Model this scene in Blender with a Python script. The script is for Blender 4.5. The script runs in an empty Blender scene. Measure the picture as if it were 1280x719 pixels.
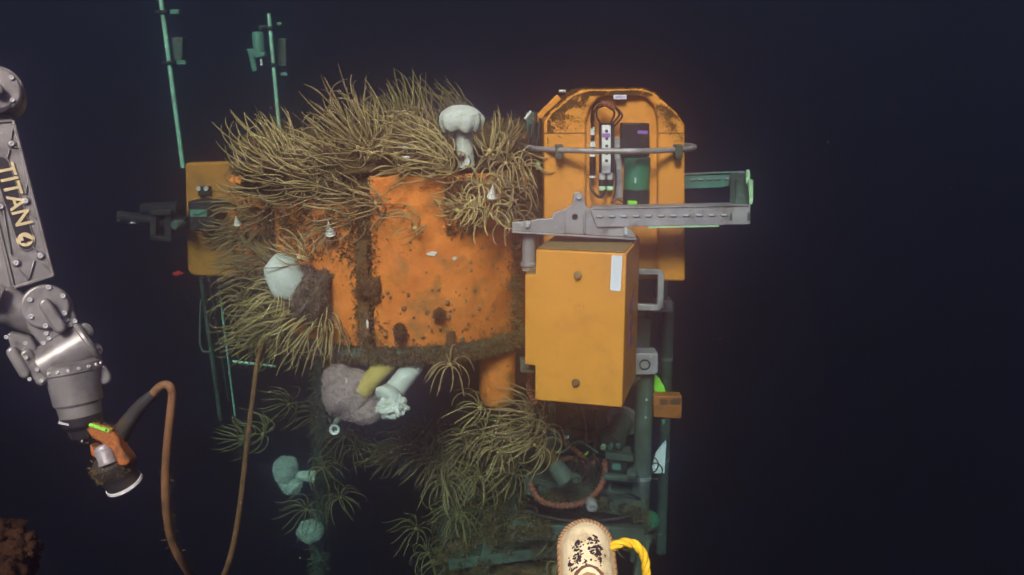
import bpy, bmesh, math, random
import numpy as np
from mathutils import Vector, Matrix, noise as mnoise

sc = bpy.context.scene
COL = sc.collection
R = math.radians

# ------------------------------------------------------------------ camera
PITCH = R(12.0)
F = 1108.5                                  # focal length in photo pixels (1280 wide)
cam_d = bpy.data.cameras.new("camera")
cam = bpy.data.objects.new("camera", cam_d)
COL.objects.link(cam)
cam.location = (0, 0, 0)
cam.rotation_euler = (R(90) - PITCH, 0, 0)
cam_d.sensor_width = 36.0
cam_d.lens = 36.0 * F / 1280.0
cam_d.clip_start = 0.02
cam_d.clip_end = 600
sc.camera = cam

# ------------------------------------------------------------------ sky and sun
SUN_EL, SUN_AZ = R(38), R(-8)              # azimuth of the sun seen from behind the camera, to its left
world = bpy.data.worlds.new("World")
sc.world = world
world.use_nodes = True
wn, wl = world.node_tree.nodes, world.node_tree.links
wn.clear()
w_out = wn.new("ShaderNodeOutputWorld")
w_bg = wn.new("ShaderNodeBackground")
w_sky = wn.new("ShaderNodeTexSky")
w_sky.sky_type = 'NISHITA'
w_sky.sun_disc = False
w_sky.sun_elevation = SUN_EL
w_sky.sun_rotation = math.pi + SUN_AZ
w_bg.inputs[1].default_value = 0.0013
wl.new(w_sky.outputs[0], w_bg.inputs[0])
wl.new(w_bg.outputs[0], w_out.inputs[0])

sun_d = bpy.data.lights.new("sun", 'SUN')
sun_d.energy = 5.0
sun_d.angle = R(16)
sun_d.color = (1.0, 0.50, 0.53)
sun = bpy.data.objects.new("sun", sun_d)
COL.objects.link(sun)
# direction the light travels: forward (+Y), down, to the right
sdir = Vector((math.sin(-SUN_AZ) * math.cos(SUN_EL), math.cos(SUN_AZ) * math.cos(SUN_EL), -math.sin(SUN_EL)))
sun.rotation_euler = sdir.to_track_quat('-Z', 'Y').to_euler()
sun.location = (-1, -3, 3)

sc.view_settings.view_transform = 'Standard'
sc.view_settings.look = 'None'
sc.view_settings.gamma = 1.0
sc.view_settings.exposure = 1.64
sc.cycles.use_denoising = True
sc.cycles.max_bounces = 5
sc.cycles.diffuse_bounces = 2
sc.cycles.glossy_bounces = 2
sc.cycles.volume_bounces = 3

# ------------------------------------------------------------------ geometry helpers
cP, sP = math.cos(PITCH), math.sin(PITCH)
FWD = np.array([0, cP, -sP]); UP = np.array([0, sP, cP]); RT = np.array([1.0, 0, 0])

def ray(px, py):
    return FWD + RT * ((px - 640.0) / F) + UP * ((359.5 - py) / F)

def at(px, py, Y):
    """World point on the vertical plane y = Y seen at that photo pixel."""
    d = ray(px, py)
    return d * (Y / d[1])

TOCAM = -FWD
def ac(px, py, D):
    """World point at distance D along the viewing axis."""
    return ray(px, py) * D

def nrm(v):
    v = np.asarray(v, float)
    return v / (np.linalg.norm(v) + 1e-12)

def basis(axis, hint=(0, 0, 1)):
    a = nrm(axis)
    h = np.asarray(hint, float)
    if abs(np.dot(a, nrm(h))) > 0.95:
        h = np.array([1.0, 0, 0])
    u = nrm(np.cross(h, a)); v = np.cross(a, u)
    return u, v, a

def smooth_path(pts, n=8):
    P = [np.asarray(p, float) for p in pts]
    if len(P) < 3:
        return P
    P = [2 * P[0] - P[1]] + P + [2 * P[-1] - P[-2]]
    out = []
    for i in range(1, len(P) - 2):
        p0, p1, p2, p3 = P[i - 1:i + 3]
        for k in range(n):
            t = k / n
            out.append(0.5 * ((2 * p1) + (-p0 + p2) * t + (2 * p0 - 5 * p1 + 4 * p2 - p3) * t * t + (-p0 + 3 * p1 - 3 * p2 + p3) * t ** 3))
    out.append(P[-2])
    return out

class MB:
    """Collects polygons in world space, then links them as one mesh object."""
    def __init__(self):
        self.v = []; self.f = []; self.m = []
    def add(self, verts, faces, mi=0):
        o = len(self.v)
        self.v.extend([tuple(map(float, p)) for p in verts])
        self.f.extend([tuple(i + o for i in q) for q in faces])
        self.m.extend([mi] * len(faces))
        return self
    def prism(self, pts, off, mi=0):
        """Polygon extruded along off."""
        P = [np.asarray(p, float) for p in pts]; off = np.asarray(off, float)
        n = len(P)
        vs = P + [p + off for p in P]
        nv = np.zeros(3)
        for i in range(n):
            nv += np.cross(P[i] - P[0], P[(i + 1) % n] - P[0])
        front, back = tuple(range(n)), tuple(range(2 * n - 1, n - 1, -1))
        sides = [(i, n + i, n + (i + 1) % n, (i + 1) % n) for i in range(n)]
        fs = [front, back] + sides
        if np.dot(nv, off) > 0:
            fs = [tuple(reversed(q)) for q in fs]
        return self.add(vs, fs, mi)
    def plate(self, px, Y, th, mi=0):
        """Vertical plate whose outline is given in photo pixels on plane y=Y, going back by th."""
        return self.prism([at(x, y, Y) for x, y in px], (0, th, 0), mi)
    def cplate(self, px, D, th, mi=0):
        return self.prism([ac(x, y, D) for x, y in px], -TOCAM * th, mi)
    def box(self, c, size, B=None, mi=0):
        c = np.asarray(c, float)
        u, v, w = (np.eye(3) if B is None else B)
        sx, sy, sz = [s / 2 for s in size]
        q = [c - u * sx - v * sy - w * sz, c + u * sx - v * sy - w * sz, c + u * sx + v * sy - w * sz, c - u * sx + v * sy - w * sz]
        return self.prism(q, w * sz * 2, mi)
    def bar(self, a, b, w, h, hint=(0, 0, 1), mi=0):
        a = np.asarray(a, float); b = np.asarray(b, float)
        u, v, n = basis(b - a, hint)
        q = [a - u * w / 2 - v * h / 2, a + u * w / 2 - v * h / 2, a + u * w / 2 + v * h / 2, a - u * w / 2 + v * h / 2]
        return self.prism(q, b - a, mi)
    def tube(self, pts, r, n=10, caps=True, mi=0):
        P = [np.asarray(p, float) for p in pts]
        rr = r if hasattr(r, '__len__') else [r] * len(P)
        vs, fs = [], []
        u = None
        for i, p in enumerate(P):
            t = nrm(P[min(i + 1, len(P) - 1)] - P[max(i - 1, 0)])
            if u is None:
                u, v, _ = basis(t)
            else:
                u = nrm(u - t * np.dot(u, t)); v = np.cross(t, u)
            for k in range(n):
                a = 2 * math.pi * k / n
                vs.append(p + (u * math.cos(a) + v * math.sin(a)) * rr[i])
        for i in range(len(P) - 1):
            for k in range(n):
                k2 = (k + 1) % n
                fs.append((i * n + k, i * n + k2, (i + 1) * n + k2, (i + 1) * n + k))
        if caps:
            fs.append(tuple(range(n - 1, -1, -1)))
            fs.append(tuple((len(P) - 1) * n + k for k in range(n)))
        return self.add(vs, fs, mi)
    def lathe(self, prof, o, axis, n=28, a0=0, a1=2 * math.pi, mi=0, hint=(0, 0, 1)):
        """prof: (radius, height along axis) from bottom to top."""
        o = np.asarray(o, float); u, v, w = basis(axis, hint)
        closed = abs(a1 - a0 - 2 * math.pi) < 1e-6
        m = n if closed else n + 1
        vs, fs = [], []
        for (r, h) in prof:
            for k in range(m):
                a = a0 + (a1 - a0) * k / n
                vs.append(o + w * h + (u * math.cos(a) + v * math.sin(a)) * r)
        for i in range(len(prof) - 1):
            for k in range(n):
                k2 = (k + 1) % m
                fs.append((i * m + k, i * m + k2, (i + 1) * m + k2, (i + 1) * m + k))
        if closed:
            if prof[0][0] > 1e-6: fs.append(tuple(range(m - 1, -1, -1)))
            if prof[-1][0] > 1e-6: fs.append(tuple((len(prof) - 1) * m + k for k in range(m)))
        return self.add(vs, fs, mi)
    def build(self, name, mat, parent=None, smooth=35, bevel=None, seg=2):
        me = bpy.data.meshes.new(name)
        o0 = np.array(parent.matrix_basis.translation) if parent is not None else np.zeros(3)
        if parent is not None and parent.parent is not None:
            o0 = o0 + np.array(parent.parent.matrix_basis.translation)
        V = np.array(self.v) - o0
        me.from_pydata([tuple(p) for p in V], [], self.f)
        for mm in (mat if isinstance(mat, (list, tuple)) else [mat]):
            me.materials.append(mm)
        if max(self.m, default=0) > 0:
            me.polygons.foreach_set('material_index', self.m)
        me.update()
        if smooth:
            me.polygons.foreach_set('use_smooth', [True] * len(me.polygons))
            me.set_sharp_from_angle(angle=R(smooth))
        o = bpy.data.objects.new(name, me)
        COL.objects.link(o)
        if parent is not None:
            o.parent = parent
        if bevel:
            b = o.modifiers.new("edge", 'BEVEL')
            b.width = bevel; b.segments = seg; b.limit_method = 'ANGLE'; b.angle_limit = R(40)
            b.harden_normals = False
        return o

def tag(o, label=None, cat=None, group=None, kind=None):
    if label: o['label'] = label
    if cat: o['category'] = cat
    if group: o['group'] = group
    if kind: o['kind'] = kind
    return o

def thing(name, label, cat, loc, group=None):
    o = bpy.data.objects.new(name, None)
    o.empty_display_size = 0.05
    o.location = tuple(map(float, loc))
    COL.objects.link(o)
    bpy.context.view_layer.update()
    return tag(o, label, cat, group)

def np_mesh(name, V, Fq, mat, parent=None, smooth=False):
    """Fast mesh from numpy vertices and same-size faces."""
    me = bpy.data.meshes.new(name)
    V = np.asarray(V, float)
    if parent is not None:
        V = V - np.array(parent.location)
    Fq = np.asarray(Fq, np.int32); k = Fq.shape[1]
    me.vertices.add(len(V)); me.vertices.foreach_set('co', V.ravel())
    me.loops.add(Fq.size); me.loops.foreach_set('vertex_index', Fq.ravel())
    me.polygons.add(len(Fq)); me.polygons.foreach_set('loop_start', np.arange(0, Fq.size, k, dtype=np.int32))
    me.materials.append(mat)
    me.update(calc_edges=True)
    if smooth:
        me.polygons.foreach_set('use_smooth', [True] * len(Fq))
    o = bpy.data.objects.new(name, me)
    COL.objects.link(o)
    if parent is not None:
        o.parent = parent
    return o

_ico = {}
def ico(sub):
    if sub not in _ico:
        bm = bmesh.new(); bmesh.ops.create_icosphere(bm, subdivisions=sub, radius=1.0)
        _ico[sub] = (np.array([v.co[:] for v in bm.verts]), np.array([[v.index for v in f.verts] for f in bm.faces]))
        bm.free()
    return _ico[sub]

def blob(c, rad, sub=4, amp=0.15, freq=2.0, seed=0, fine=0.0, ffreq=9.0, B=None, shape=None):
    V, Fc = ico(sub)
    out = V.copy()
    for i, p in enumerate(V):
        q = Vector(p) * freq + Vector((seed * 7.3, seed * 3.1, seed * 1.7))
        s = 1 + amp * mnoise.noise(q) * 1.6
        if fine:
            s += fine * mnoise.noise(Vector(p) * ffreq + Vector((seed, 0, 0)))
        out[i] = p * s
    if shape is not None:
        out = shape(out)
    out = out * np.asarray(rad, float)
    if B is not None:
        out = out @ np.array(B)
    return out + np.asarray(c, float), Fc

def tri_normals(V, Fc):
    n = np.cross(V[Fc[:, 1]] - V[Fc[:, 0]], V[Fc[:, 2]] - V[Fc[:, 0]])
    a = np.linalg.norm(n, axis=1)
    return n / (a[:, None] + 1e-12), a

def surf_points(V, Fc, n, rng, cond=None):
    N, A = tri_normals(V, Fc)
    if cond is not None:
        A = A * cond(V[Fc].mean(axis=1), N)
    idx = rng.choice(len(Fc), n, p=A / A.sum())
    r1, r2 = rng.random(n), rng.random(n)
    fl = r1 + r2 > 1
    r1[fl], r2[fl] = 1 - r1[fl], 1 - r2[fl]
    T = V[Fc[idx]]
    return T[:, 0] + (T[:, 1] - T[:, 0]) * r1[:, None] + (T[:, 2] - T[:, 0]) * r2[:, None], N[idx]

def blades(P, N, length, width, rng, lean=0.6, droop=0.0):
    """Bent tapering blades: two quads + ... as triangles. Returns V, F(tri)."""
    n = len(P)
    d = N + rng.normal(0, lean, (n, 3)); d /= np.linalg.norm(d, axis=1)[:, None]
    d2 = d + rng.normal(0, lean * 0.7, (n, 3)) + np.array([0, 0, -droop]); d2 /= np.linalg.norm(d2, axis=1)[:, None]
    L = length * rng.uniform(0.4, 1.25, n)[:, None]
    s = np.cross(d, rng.normal(0, 1, (n, 3))); s /= np.linalg.norm(s, axis=1)[:, None] + 1e-9
    s *= width / 2
    m = P + d * L * 0.5
    t = m + d2 * L * 0.5
    V = np.stack([P - s, P + s, m - s * 0.8, m + s * 0.8, t], axis=1).reshape(-1, 3)
    b = (np.arange(n) * 5)[:, None]
    Fc = np.concatenate([b + np.array([[0, 1, 3]]), b + np.array([[0, 3, 2]]), b + np.array([[2, 3, 4]])])
    return V, Fc

def join(parts):
    Vs, Fs, o = [], [], 0
    for V, Fc in parts:
        Vs.append(np.asarray(V)); Fs.append(np.asarray(Fc) + o); o += len(V)
    return np.concatenate(Vs), np.concatenate(Fs)

# ------------------------------------------------------------------ materials
def material(name, col, rough=0.6, metal=0.0, var=0.25, vscale=9.0, bump=0.15, bscale=70.0,
             dirt=None, dirt_amt=0.5, dscale=5.0, rand=0.0, detail=6.0, spec=0.3, dirt2=None, d2=(0.66, 30.0),
             sss=0.0):
    m = bpy.data.materials.new(name); m.use_nodes = True
    nt = m.node_tree; N, L = nt.nodes, nt.links
    b = N["Principled BSDF"]
    b.inputs['Roughness'].default_value = rough
    b.inputs['Metallic'].default_value = metal
    b.inputs['Specular IOR Level'].default_value = spec
    if sss:
        b.inputs['Subsurface Weight'].default_value = sss
        b.inputs['Subsurface Radius'].default_value = (0.02, 0.02, 0.02)
        b.inputs['Subsurface Scale'].default_value = 0.3
    tc = N.new("ShaderNodeTexCoord")
    def tex(scale, det=detail):
        t = N.new("ShaderNodeTexNoise"); t.inputs['Scale'].default_value = scale; t.inputs['Detail'].default_value = det
        t.inputs['Roughness'].default_value = 0.62
        L.new(tc.outputs['Object'], t.inputs['Vector']); return t
    def mix(fac, a, c):
        x = N.new("ShaderNodeMix"); x.data_type = 'RGBA'
        for s, val in ((0, fac), (6, a), (7, c)):
            if hasattr(val, 'is_linked'): L.new(val, x.inputs[s])
            elif isinstance(val, (int, float)): x.inputs[s].default_value = val
            else: x.inputs[s].default_value = (*val, 1)
        return x.outputs[2]
    def ramp(sock, lo, hi):
        r = N.new("ShaderNodeMapRange"); r.inputs[1].default_value = lo; r.inputs[2].default_value = hi
        L.new(sock, r.inputs[0]); return r.outputs[0]
    c = np.array(col)
    t1 = tex(vscale)
    cs = mix(ramp(t1.outputs[0], 0.3, 0.7), tuple(c * (1 - var)), tuple(np.minimum(c * (1 + var), 0.95)))
    if dirt is not None:
        t2 = tex(dscale, 10)
        cs = mix(ramp(t2.outputs[0], 0.62 - dirt_amt * 0.3, 0.78 - dirt_amt * 0.3), cs, dirt)
    if dirt2 is not None:
        t3 = tex(d2[1], 4)
        cs = mix(ramp(t3.outputs[0], d2[0] - 0.03, d2[0] + 0.03), cs, dirt2)
    if rand:
        oi = N.new("ShaderNodeObjectInfo")
        hv = N.new("ShaderNodeHueSaturation")
        r = N.new("ShaderNodeMapRange"); r.inputs[3].default_value = 1 - rand; r.inputs[4].default_value = 1 + rand
        L.new(oi.outputs['Random'], r.inputs[0]); L.new(r.outputs[0], hv.inputs['Value'])
        r2 = N.new("ShaderNodeMapRange"); r2.inputs[3].default_value = 0.485; r2.inputs[4].default_value = 0.515
        L.new(oi.outputs['Random'], r2.inputs[0]); L.new(r2.outputs[0], hv.inputs['Hue'])
        L.new(cs, hv.inputs['Color']); cs = hv.outputs[0]
    L.new(cs, b.inputs['Base Color'])
    if bump:
        tb = tex(bscale)
        bp = N.new("ShaderNodeBump"); bp.inputs['Strength'].default_value = bump; bp.inputs['Distance'].default_value = 0.01
        L.new(tb.outputs[0], bp.inputs['Height']); L.new(bp.outputs[0], b.inputs['Normal'])
        rr = N.new("ShaderNodeMapRange"); rr.inputs[3].default_value = max(rough - 0.12, 0.05); rr.inputs[4].default_value = min(rough + 0.12, 1)
        L.new(t1.outputs[0], rr.inputs[0]); L.new(rr.outputs[0], b.inputs['Roughness'])
    return m

ORANGE = (0.80, 0.27, 0.03)
M = dict(
    drum=material("weathered_orange_shell", (0.90, 0.235, 0.034), 0.75, var=0.25, vscale=7, bump=0.75, bscale=22, dirt=(0.42, 0.17, 0.04), dirt_amt=0.40, dscale=9, dirt2=(0.16, 0.09, 0.035), d2=(0.67, 26)),
    foam=material("orange_float_paint", (0.75, 0.29, 0.037), 0.6, var=0.12, vscale=4, bump=0.12, bscale=90, dirt=(0.42, 0.17, 0.035), dirt_amt=0.22, dscale=7, dirt2=(0.25, 0.12, 0.03), d2=(0.72, 40)),
    panelo=material("dimmed_orange_panel", (0.42, 0.17, 0.024), 0.7, var=0.18, vscale=6, bump=0.15, dirt=(0.22, 0.12, 0.03), dirt_amt=0.4, dscale=7),  # orange darkened to put the light's falloff into the panel, plus dirt
    stain=material("brown_fouling", (0.13, 0.062, 0.02), 0.95, var=0.4, vscale=30, bump=0.0, spec=0.05),
    boxo=material("orange_box_paint", (0.78, 0.325, 0.042), 0.55, var=0.09, vscale=5, bump=0.12, bscale=120, dirt=(0.62, 0.25, 0.04), dirt_amt=0.25, dscale=6, dirt2=(0.24, 0.13, 0.04), d2=(0.745, 45)),
    sediment=material("sediment", (0.27, 0.185, 0.075), 0.95, var=0.3, vscale=14, bump=0.6, bscale=80),
    steel=material("dull_steel", (0.41, 0.38, 0.39), 0.5, metal=0.35, var=0.25, vscale=10, bump=0.12, bscale=60, dirt=(0.22, 0.19, 0.16), dirt_amt=0.3, dscale=14),
    pole=material("pole_steel", (0.40, 0.74, 0.56), 0.35, metal=0.2, var=0.3, vscale=9, bump=0.1, dirt=(0.28, 0.26, 0.2), dirt_amt=0.3, dscale=8),
    arm=material("anodised_arm_grey", (0.29, 0.275, 0.255), 0.38, metal=0.4, var=0.2, vscale=14, bump=0.06, bscale=200, dirt=(0.15, 0.14, 0.125), dirt_amt=0.4, dscale=18),
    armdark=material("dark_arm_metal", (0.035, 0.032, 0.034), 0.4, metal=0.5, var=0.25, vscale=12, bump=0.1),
    bright=material("bright_metal", (0.72, 0.72, 0.72), 0.25, metal=0.25, var=0.1, bump=0.0),
    black=material("black_plastic", (0.018, 0.018, 0.02), 0.45, var=0.3, bump=0.08, dirt=(0.06, 0.055, 0.04), dirt_amt=0.35, dscale=12),
    blackr=material("black_rubber", (0.03, 0.029, 0.027), 0.7, var=0.4, bump=0.3, dirt=(0.07, 0.05, 0.025), dirt_amt=0.45, dscale=16),
    gold=material("gold_lettering", (0.68, 0.56, 0.30), 0.5, var=0.08, bump=0.0),
    white=material("white_plastic", (0.80, 0.80, 0.78), 0.45, var=0.05, bump=0.04),
    sticker=material("pale_sticker", (0.80, 0.84, 0.92), 0.4, var=0.03, bump=0.02, dirt=(0.66, 0.68, 0.72), dirt_amt=0.12, dscale=30),
    violet=material("violet_print", (0.30, 0.14, 0.46), 0.5, var=0.1, bump=0.0),
    lime=material("lime_plastic", (0.28, 0.80, 0.06), 0.5, var=0.08, bump=0.03),
    green=material("green_housing", (0.03, 0.19, 0.10), 0.5, var=0.15, bump=0.1, dirt=(0.06, 0.12, 0.07), dirt_amt=0.3, dscale=12),
    paleg=material("pale_green_pad", (0.45, 0.72, 0.42), 0.5, var=0.15, bump=0.08),
    frame=material("frame_paint", (0.075, 0.115, 0.09), 0.65, var=0.3, vscale=8, bump=0.2, dirt=(0.05, 0.042, 0.024), dirt_amt=0.45, dscale=9),
    teal=material("teal_instrument", (0.09, 0.23, 0.175), 0.5, var=0.2, bump=0.1),
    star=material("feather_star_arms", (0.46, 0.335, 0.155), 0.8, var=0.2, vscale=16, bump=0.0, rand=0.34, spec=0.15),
    star_dim=material("dimmed_feather_star_arms", (0.28, 0.21, 0.09), 0.8, var=0.3, vscale=16, bump=0.0, rand=0.2, spec=0.15),  # darker copy of the arm colour, painting in the dimness of shaded stars
    turf=material("hydroid_turf", (0.14, 0.10, 0.042), 0.9, var=0.35, vscale=14, bump=0.0, spec=0.1),
    crust=material("encrusting_growth", (0.12, 0.075, 0.034), 0.95, var=0.5, vscale=14, bump=0.8, bscale=50, dirt=(0.16, 0.055, 0.02), dirt_amt=0.35, dscale=10, spec=0.1),
    barn=material("barnacle_shell", (0.27, 0.17, 0.08), 0.85, var=0.3, vscale=40, bump=0.4, rand=0.3, spec=0.1),
    anem=material("white_anemone", (0.60, 0.63, 0.57), 0.8, var=0.10, vscale=30, bump=0.12, bscale=90, spec=0.2, sss=0.2),
    mauve=material("mauve_anemone", (0.44, 0.33, 0.31), 0.8, var=0.14, vscale=24, bump=0.2, bscale=120, spec=0.1),
    yellow=material("yellow_anemone", (0.48, 0.36, 0.09), 0.6, var=0.12, vscale=20, bump=0.1),
    brownan=material("brown_anemone", (0.17, 0.12, 0.08), 0.9, var=0.35, vscale=26, bump=0.5, bscale=60, spec=0.1),
    hose=material("tan_hose", (0.21, 0.105, 0.045), 0.7, var=0.25, vscale=20, bump=0.2, dirt=(0.10, 0.065, 0.03), dirt_amt=0.4, dscale=22),
    corr=material("red_brown_conduit", (0.26, 0.085, 0.05), 0.6, var=0.2, bump=0.1),
    orangep=material("orange_plastic", (0.40, 0.125, 0.025), 0.55, var=0.2, bump=0.12, dirt=(0.12, 0.05, 0.02), dirt_amt=0.4, dscale=26),
    cream=material("cream_plastic", (0.62, 0.67, 0.40), 0.5, var=0.06, bump=0.05, dirt=(0.30, 0.30, 0.15), dirt_amt=0.22, dscale=30),
    tan=material("tan_piping", (0.25, 0.19, 0.085), 0.7, var=0.15, bump=0.15),
    rope=material("yellow_rope", (0.60, 0.47, 0.02), 0.65, var=0.2, vscale=60, bump=0.4, bscale=300),
    flake=material("black_flaking_ink", (0.02, 0.015, 0.02), 0.6, var=0.2, bump=0.0),
    brown=material("dark_brown_interior", (0.10, 0.055, 0.03), 0.8, var=0.3, bump=0.3),
    rust=material("rusty_sponge", (0.034, 0.016, 0.007), 0.95, var=0.4, vscale=30, bump=0.6, bscale=90, spec=0.1),
    red=material("red_plastic", (0.55, 0.03, 0.03), 0.5, var=0.15, bump=0.05),
    snow=material("drifting_flecks", (0.5, 0.5, 0.52), 0.8, var=0.2, bump=0.0),
    shell=material("white_shell", (0.75, 0.73, 0.66), 0.5, var=0.12, bump=0.1),
)
rng = np.random.default_rng(7)
random.seed(7)

# shared bolt head (socket cap screw), axis +Z
def bolt_mesh():
    mb = MB()
    mb.lathe([(1.0, 0), (1.0, 0.75), (0.86, 0.95), (0.5, 0.95), (0.5, 0.45), (0.0, 0.45)], (0, 0, 0), (0, 0, 1), n=12)
    o = mb.build("bolt", M['bright'])
    me = o.data
    bpy.data.objects.remove(o)
    return me
BOLT = bolt_mesh()

def bolt(p, axis, r, parent, name="bolt", mat=None):
    o = bpy.data.objects.new(name, BOLT)
    COL.objects.link(o)
    o.parent = parent
    o0 = Vector(parent.location)
    if parent.parent is not None: o0 = o0 + Vector(parent.parent.location)
    o.location = Vector(map(float, p)) - o0
    o.scale = (r, r, r)
    o.rotation_euler = Vector(map(float, axis)).to_track_quat('Z', 'Y').to_euler()
    return o

def text_mesh(body, name, origin, xdir, ydir, size, mat, parent, weight=0.0, depth=0.0004, align='LEFT'):
    cu = bpy.data.curves.new(name, 'FONT')
    cu.body = body; cu.size = size; cu.offset = weight; cu.extrude = depth; cu.align_x = align; cu.align_y = 'CENTER'
    o = bpy.data.objects.new(name, cu); COL.objects.link(o)
    dg = bpy.context.evaluated_depsgraph_get(); dg.update()
    me = bpy.data.meshes.new_from_object(o.evaluated_get(dg))
    bpy.data.objects.remove(o); bpy.data.curves.remove(cu)
    me.materials.clear(); me.materials.append(mat)
    ob = bpy.data.objects.new(name, me); COL.objects.link(ob)
    ob.parent = parent
    x = Vector(nrm(xdir)); y = Vector(nrm(ydir)); z = x.cross(y)
    mt = Matrix((x, y, z)).transposed().to_4x4()
    mt.translation = Vector(map(float, origin)) - Vector(parent.location)
    ob.matrix_local = mt
    return ob

# ================================================================== PLATFORM BUOY (orange drum)
DY, DR = 4.20, 0.62                                # drum axis depth and radius
DX = at(512, 330, DY)[0]
DZ1 = at(512, 221, DY - DR)[2]                     # top edge of the shell
DZ0 = at(520, 438, DY - DR)[2]                     # bottom edge
DC = np.array([DX, DY, 0.0])

def on_drum(px, py, r=DR):
    """Point of the drum's side seen at a photo pixel, and the outward normal there."""
    d = ray(px, py)
    a = d[0] ** 2 + d[1] ** 2
    b = -2 * (d[0] * DX + d[1] * DY)
    c = DX ** 2 + DY ** 2 - r * r
    t = (-b - math.sqrt(max(b * b - 4 * a * c, 0))) / (2 * a)
    p = d * t
    n = nrm([p[0] - DX, p[1] - DY, 0])
    return p, n

buoy = thing("buoy", "big orange drum buoy overgrown with feather stars and brown turf at the centre", "buoy", (DX, DY, DZ0))
def drum_panel(th0, th1, z0, z1, r, seed):
    """Curved shell panel with an uneven, dented surface; th measured from the side facing the camera."""
    nu, nv = max(4, int((th1 - th0) / 0.045)), 26
    mb = MB(); vs = []; fs = []
    for j in range(nv + 1):
        for i in range(nu + 1):
            th = th0 + (th1 - th0) * i / nu; z = z0 + (z1 - z0) * j / nv
            q = Vector((th * 3 + seed, z * 5, seed * 2))
            hgt = (z - z0) / (z1 - z0)
            rr = r - 0.02 * abs(hgt * 2 - 1) ** 3 + 0.014 * mnoise.noise(q * 1.3) + (0.006 + 0.010 * max(hgt - .45, 0)) * mnoise.noise(q * 4.5)
            zz = z + (0.012 * mnoise.noise(Vector((th * 9, seed, 0))) if j == nv else 0)
            vs.append((DX + math.sin(th) * rr, DY - math.cos(th) * rr, zz))
    w = nu + 1
    for j in range(nv):
        for i in range(nu):
            fs.append((j * w + i, j * w + i + 1, (j + 1) * w + i + 1, (j + 1) * w + i))
    n0 = len(vs)
    # inner rim, so the panel has thickness
    rim = [i for i in range(w)] + [j * w + nu for j in range(1, nv + 1)] + [nv * w + i for i in range(nu - 1, -1, -1)] + [j * w for j in range(nv - 1, 0, -1)]
    for k in rim:
        p = np.array(vs[k]); c = np.array([DX, DY, p[2]]); vs.append(tuple(c + (p - c) * (1 - 0.035 / r)))
    for k in range(len(rim)):
        k2 = (k + 1) % len(rim)
        fs.append((rim[k], n0 + k, n0 + k2, rim[k2]))
    mb.add(vs, fs)
    return mb
def th_of(px, py=360):
    p, n = on_drum(px, py); return math.atan2(p[0] - DX, -(p[1] - DY))
TH_SEAM0, TH_SEAM1 = th_of(447), th_of(466)
ths = [(TH_SEAM1, R(84)), (R(-78), TH_SEAM0), (R(86), R(172)), (R(-172), R(-80))]
for i, (a, b) in enumerate(ths):
    drum_panel(a, b, DZ0, DZ1 + (0 if i != 1 else -0.10), DR, i * 3.1).build("drum_panel", M['drum'], buoy, smooth=50)
mb = MB(); mb.lathe([(DR - 0.045, DZ0 + 0.01), (DR - 0.045, DZ1 - 0.03), (DR * 0.8, DZ1 + 0.02), (0.0, DZ1 + 0.05)], (DX, DY, 0), (0, 0, 1), n=48)
mb.build("drum_core", M['crust'], buoy)
mb = MB(); zf = DZ0 - 0.02
mb.lathe([(DR - 0.06, zf - 0.022), (DR + 0.028, zf - 0.022), (DR + 0.036, zf), (DR + 0.028, zf + 0.026), (DR - 0.02, zf + 0.026)], (DX, DY, 0), (0, 0, 1), n=64)
mb.build("flange_ring", M['frame'], buoy)
mb = MB(); mb.lathe([(0, DZ0 - 0.036), (DR - 0.03, DZ0 - 0.036), (DR - 0.03, DZ0 - 0.02)], (DX, DY, 0), (0, 0, 1), n=48)
mb.build("bottom_plate", M['frame'], buoy)
# vertical post over the seam
p0, n0_ = on_drum(457, 436); p1, _ = on_drum(452, 300)
mb = MB(); mb.bar(p0 - n0_ * 0.01, p1 - n0_ * 0.01, 0.05, 0.05, hint=n0_)
mb.build("seam_post", M['crust'], buoy, bevel=0.008)
# two lower float legs under the flange
def leg(px, pyt, pyb, Y, r):
    a, b = at(px, pyb, Y), at(px, pyt, Y)
    mb = MB(); mb.lathe([(0, 0), (r * 0.55, 0.0), (r * 0.85, 0.018), (r, 0.06), (r, b[2] - a[2])], a, (0, 0, 1), n=28)
    return mb
leg(622, 425, 507, 3.86, 0.083).build("float_leg", M['drum'], buoy)
leg(428, 425, 476, 3.98, 0.085).build("float_leg", M['drum'], buoy)
# small steel post in front, between drum and panel, and straps
p, n = on_drum(563, 424)
mb = MB(); mb.box(p + n * 0.006 - np.array([0, 0, .0]), (0.035, 0.07, 0.02), (np.cross([0, 0, 1.], n), np.array([0, 0, 1.]), n))
mb.build("strap", M['crust'], buoy, bevel=0.004)

# left side float cylinders of the buoy, seen through the feather stars
side = thing("float_cylinder", "orange float cylinder half hidden by feather stars at the buoy's left", "float", at(320, 340, 4.2))
a, b = at(320, 345, 4.2), at(320, 215, 4.2)
mb = MB(); mb.lathe([(0, 0), (0.07, 0), (0.1, 0.03), (0.1, b[2] - a[2] - .04), (0.06, b[2] - a[2]), (0, b[2] - a[2])], a, (0, 0, 1), n=28)
mb.build("shell", M['drum'], side)
mb = MB(); mb.lathe([(0.1, 0.18), (0.107, 0.18), (0.107, 0.21), (0.1, 0.21)], a, (0, 0, 1), n=28)
mb.build("band", M['crust'], side)
s2 = thing("float_cylinder", "narrow orange float cylinder beside the buoy's dark left gap", "float", at(362, 320, 3.9))
a, b = at(362, 322, 3.9), at(362, 215, 3.9)
mb = MB(); mb.lathe([(0, 0), (0.04, 0), (0.055, 0.02), (0.055, b[2] - a[2] - .03), (0.03, b[2] - a[2]), (0, b[2] - a[2])], a, (0, 0, 1), n=24)
mb.build("shell", M['drum'], s2)

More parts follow.
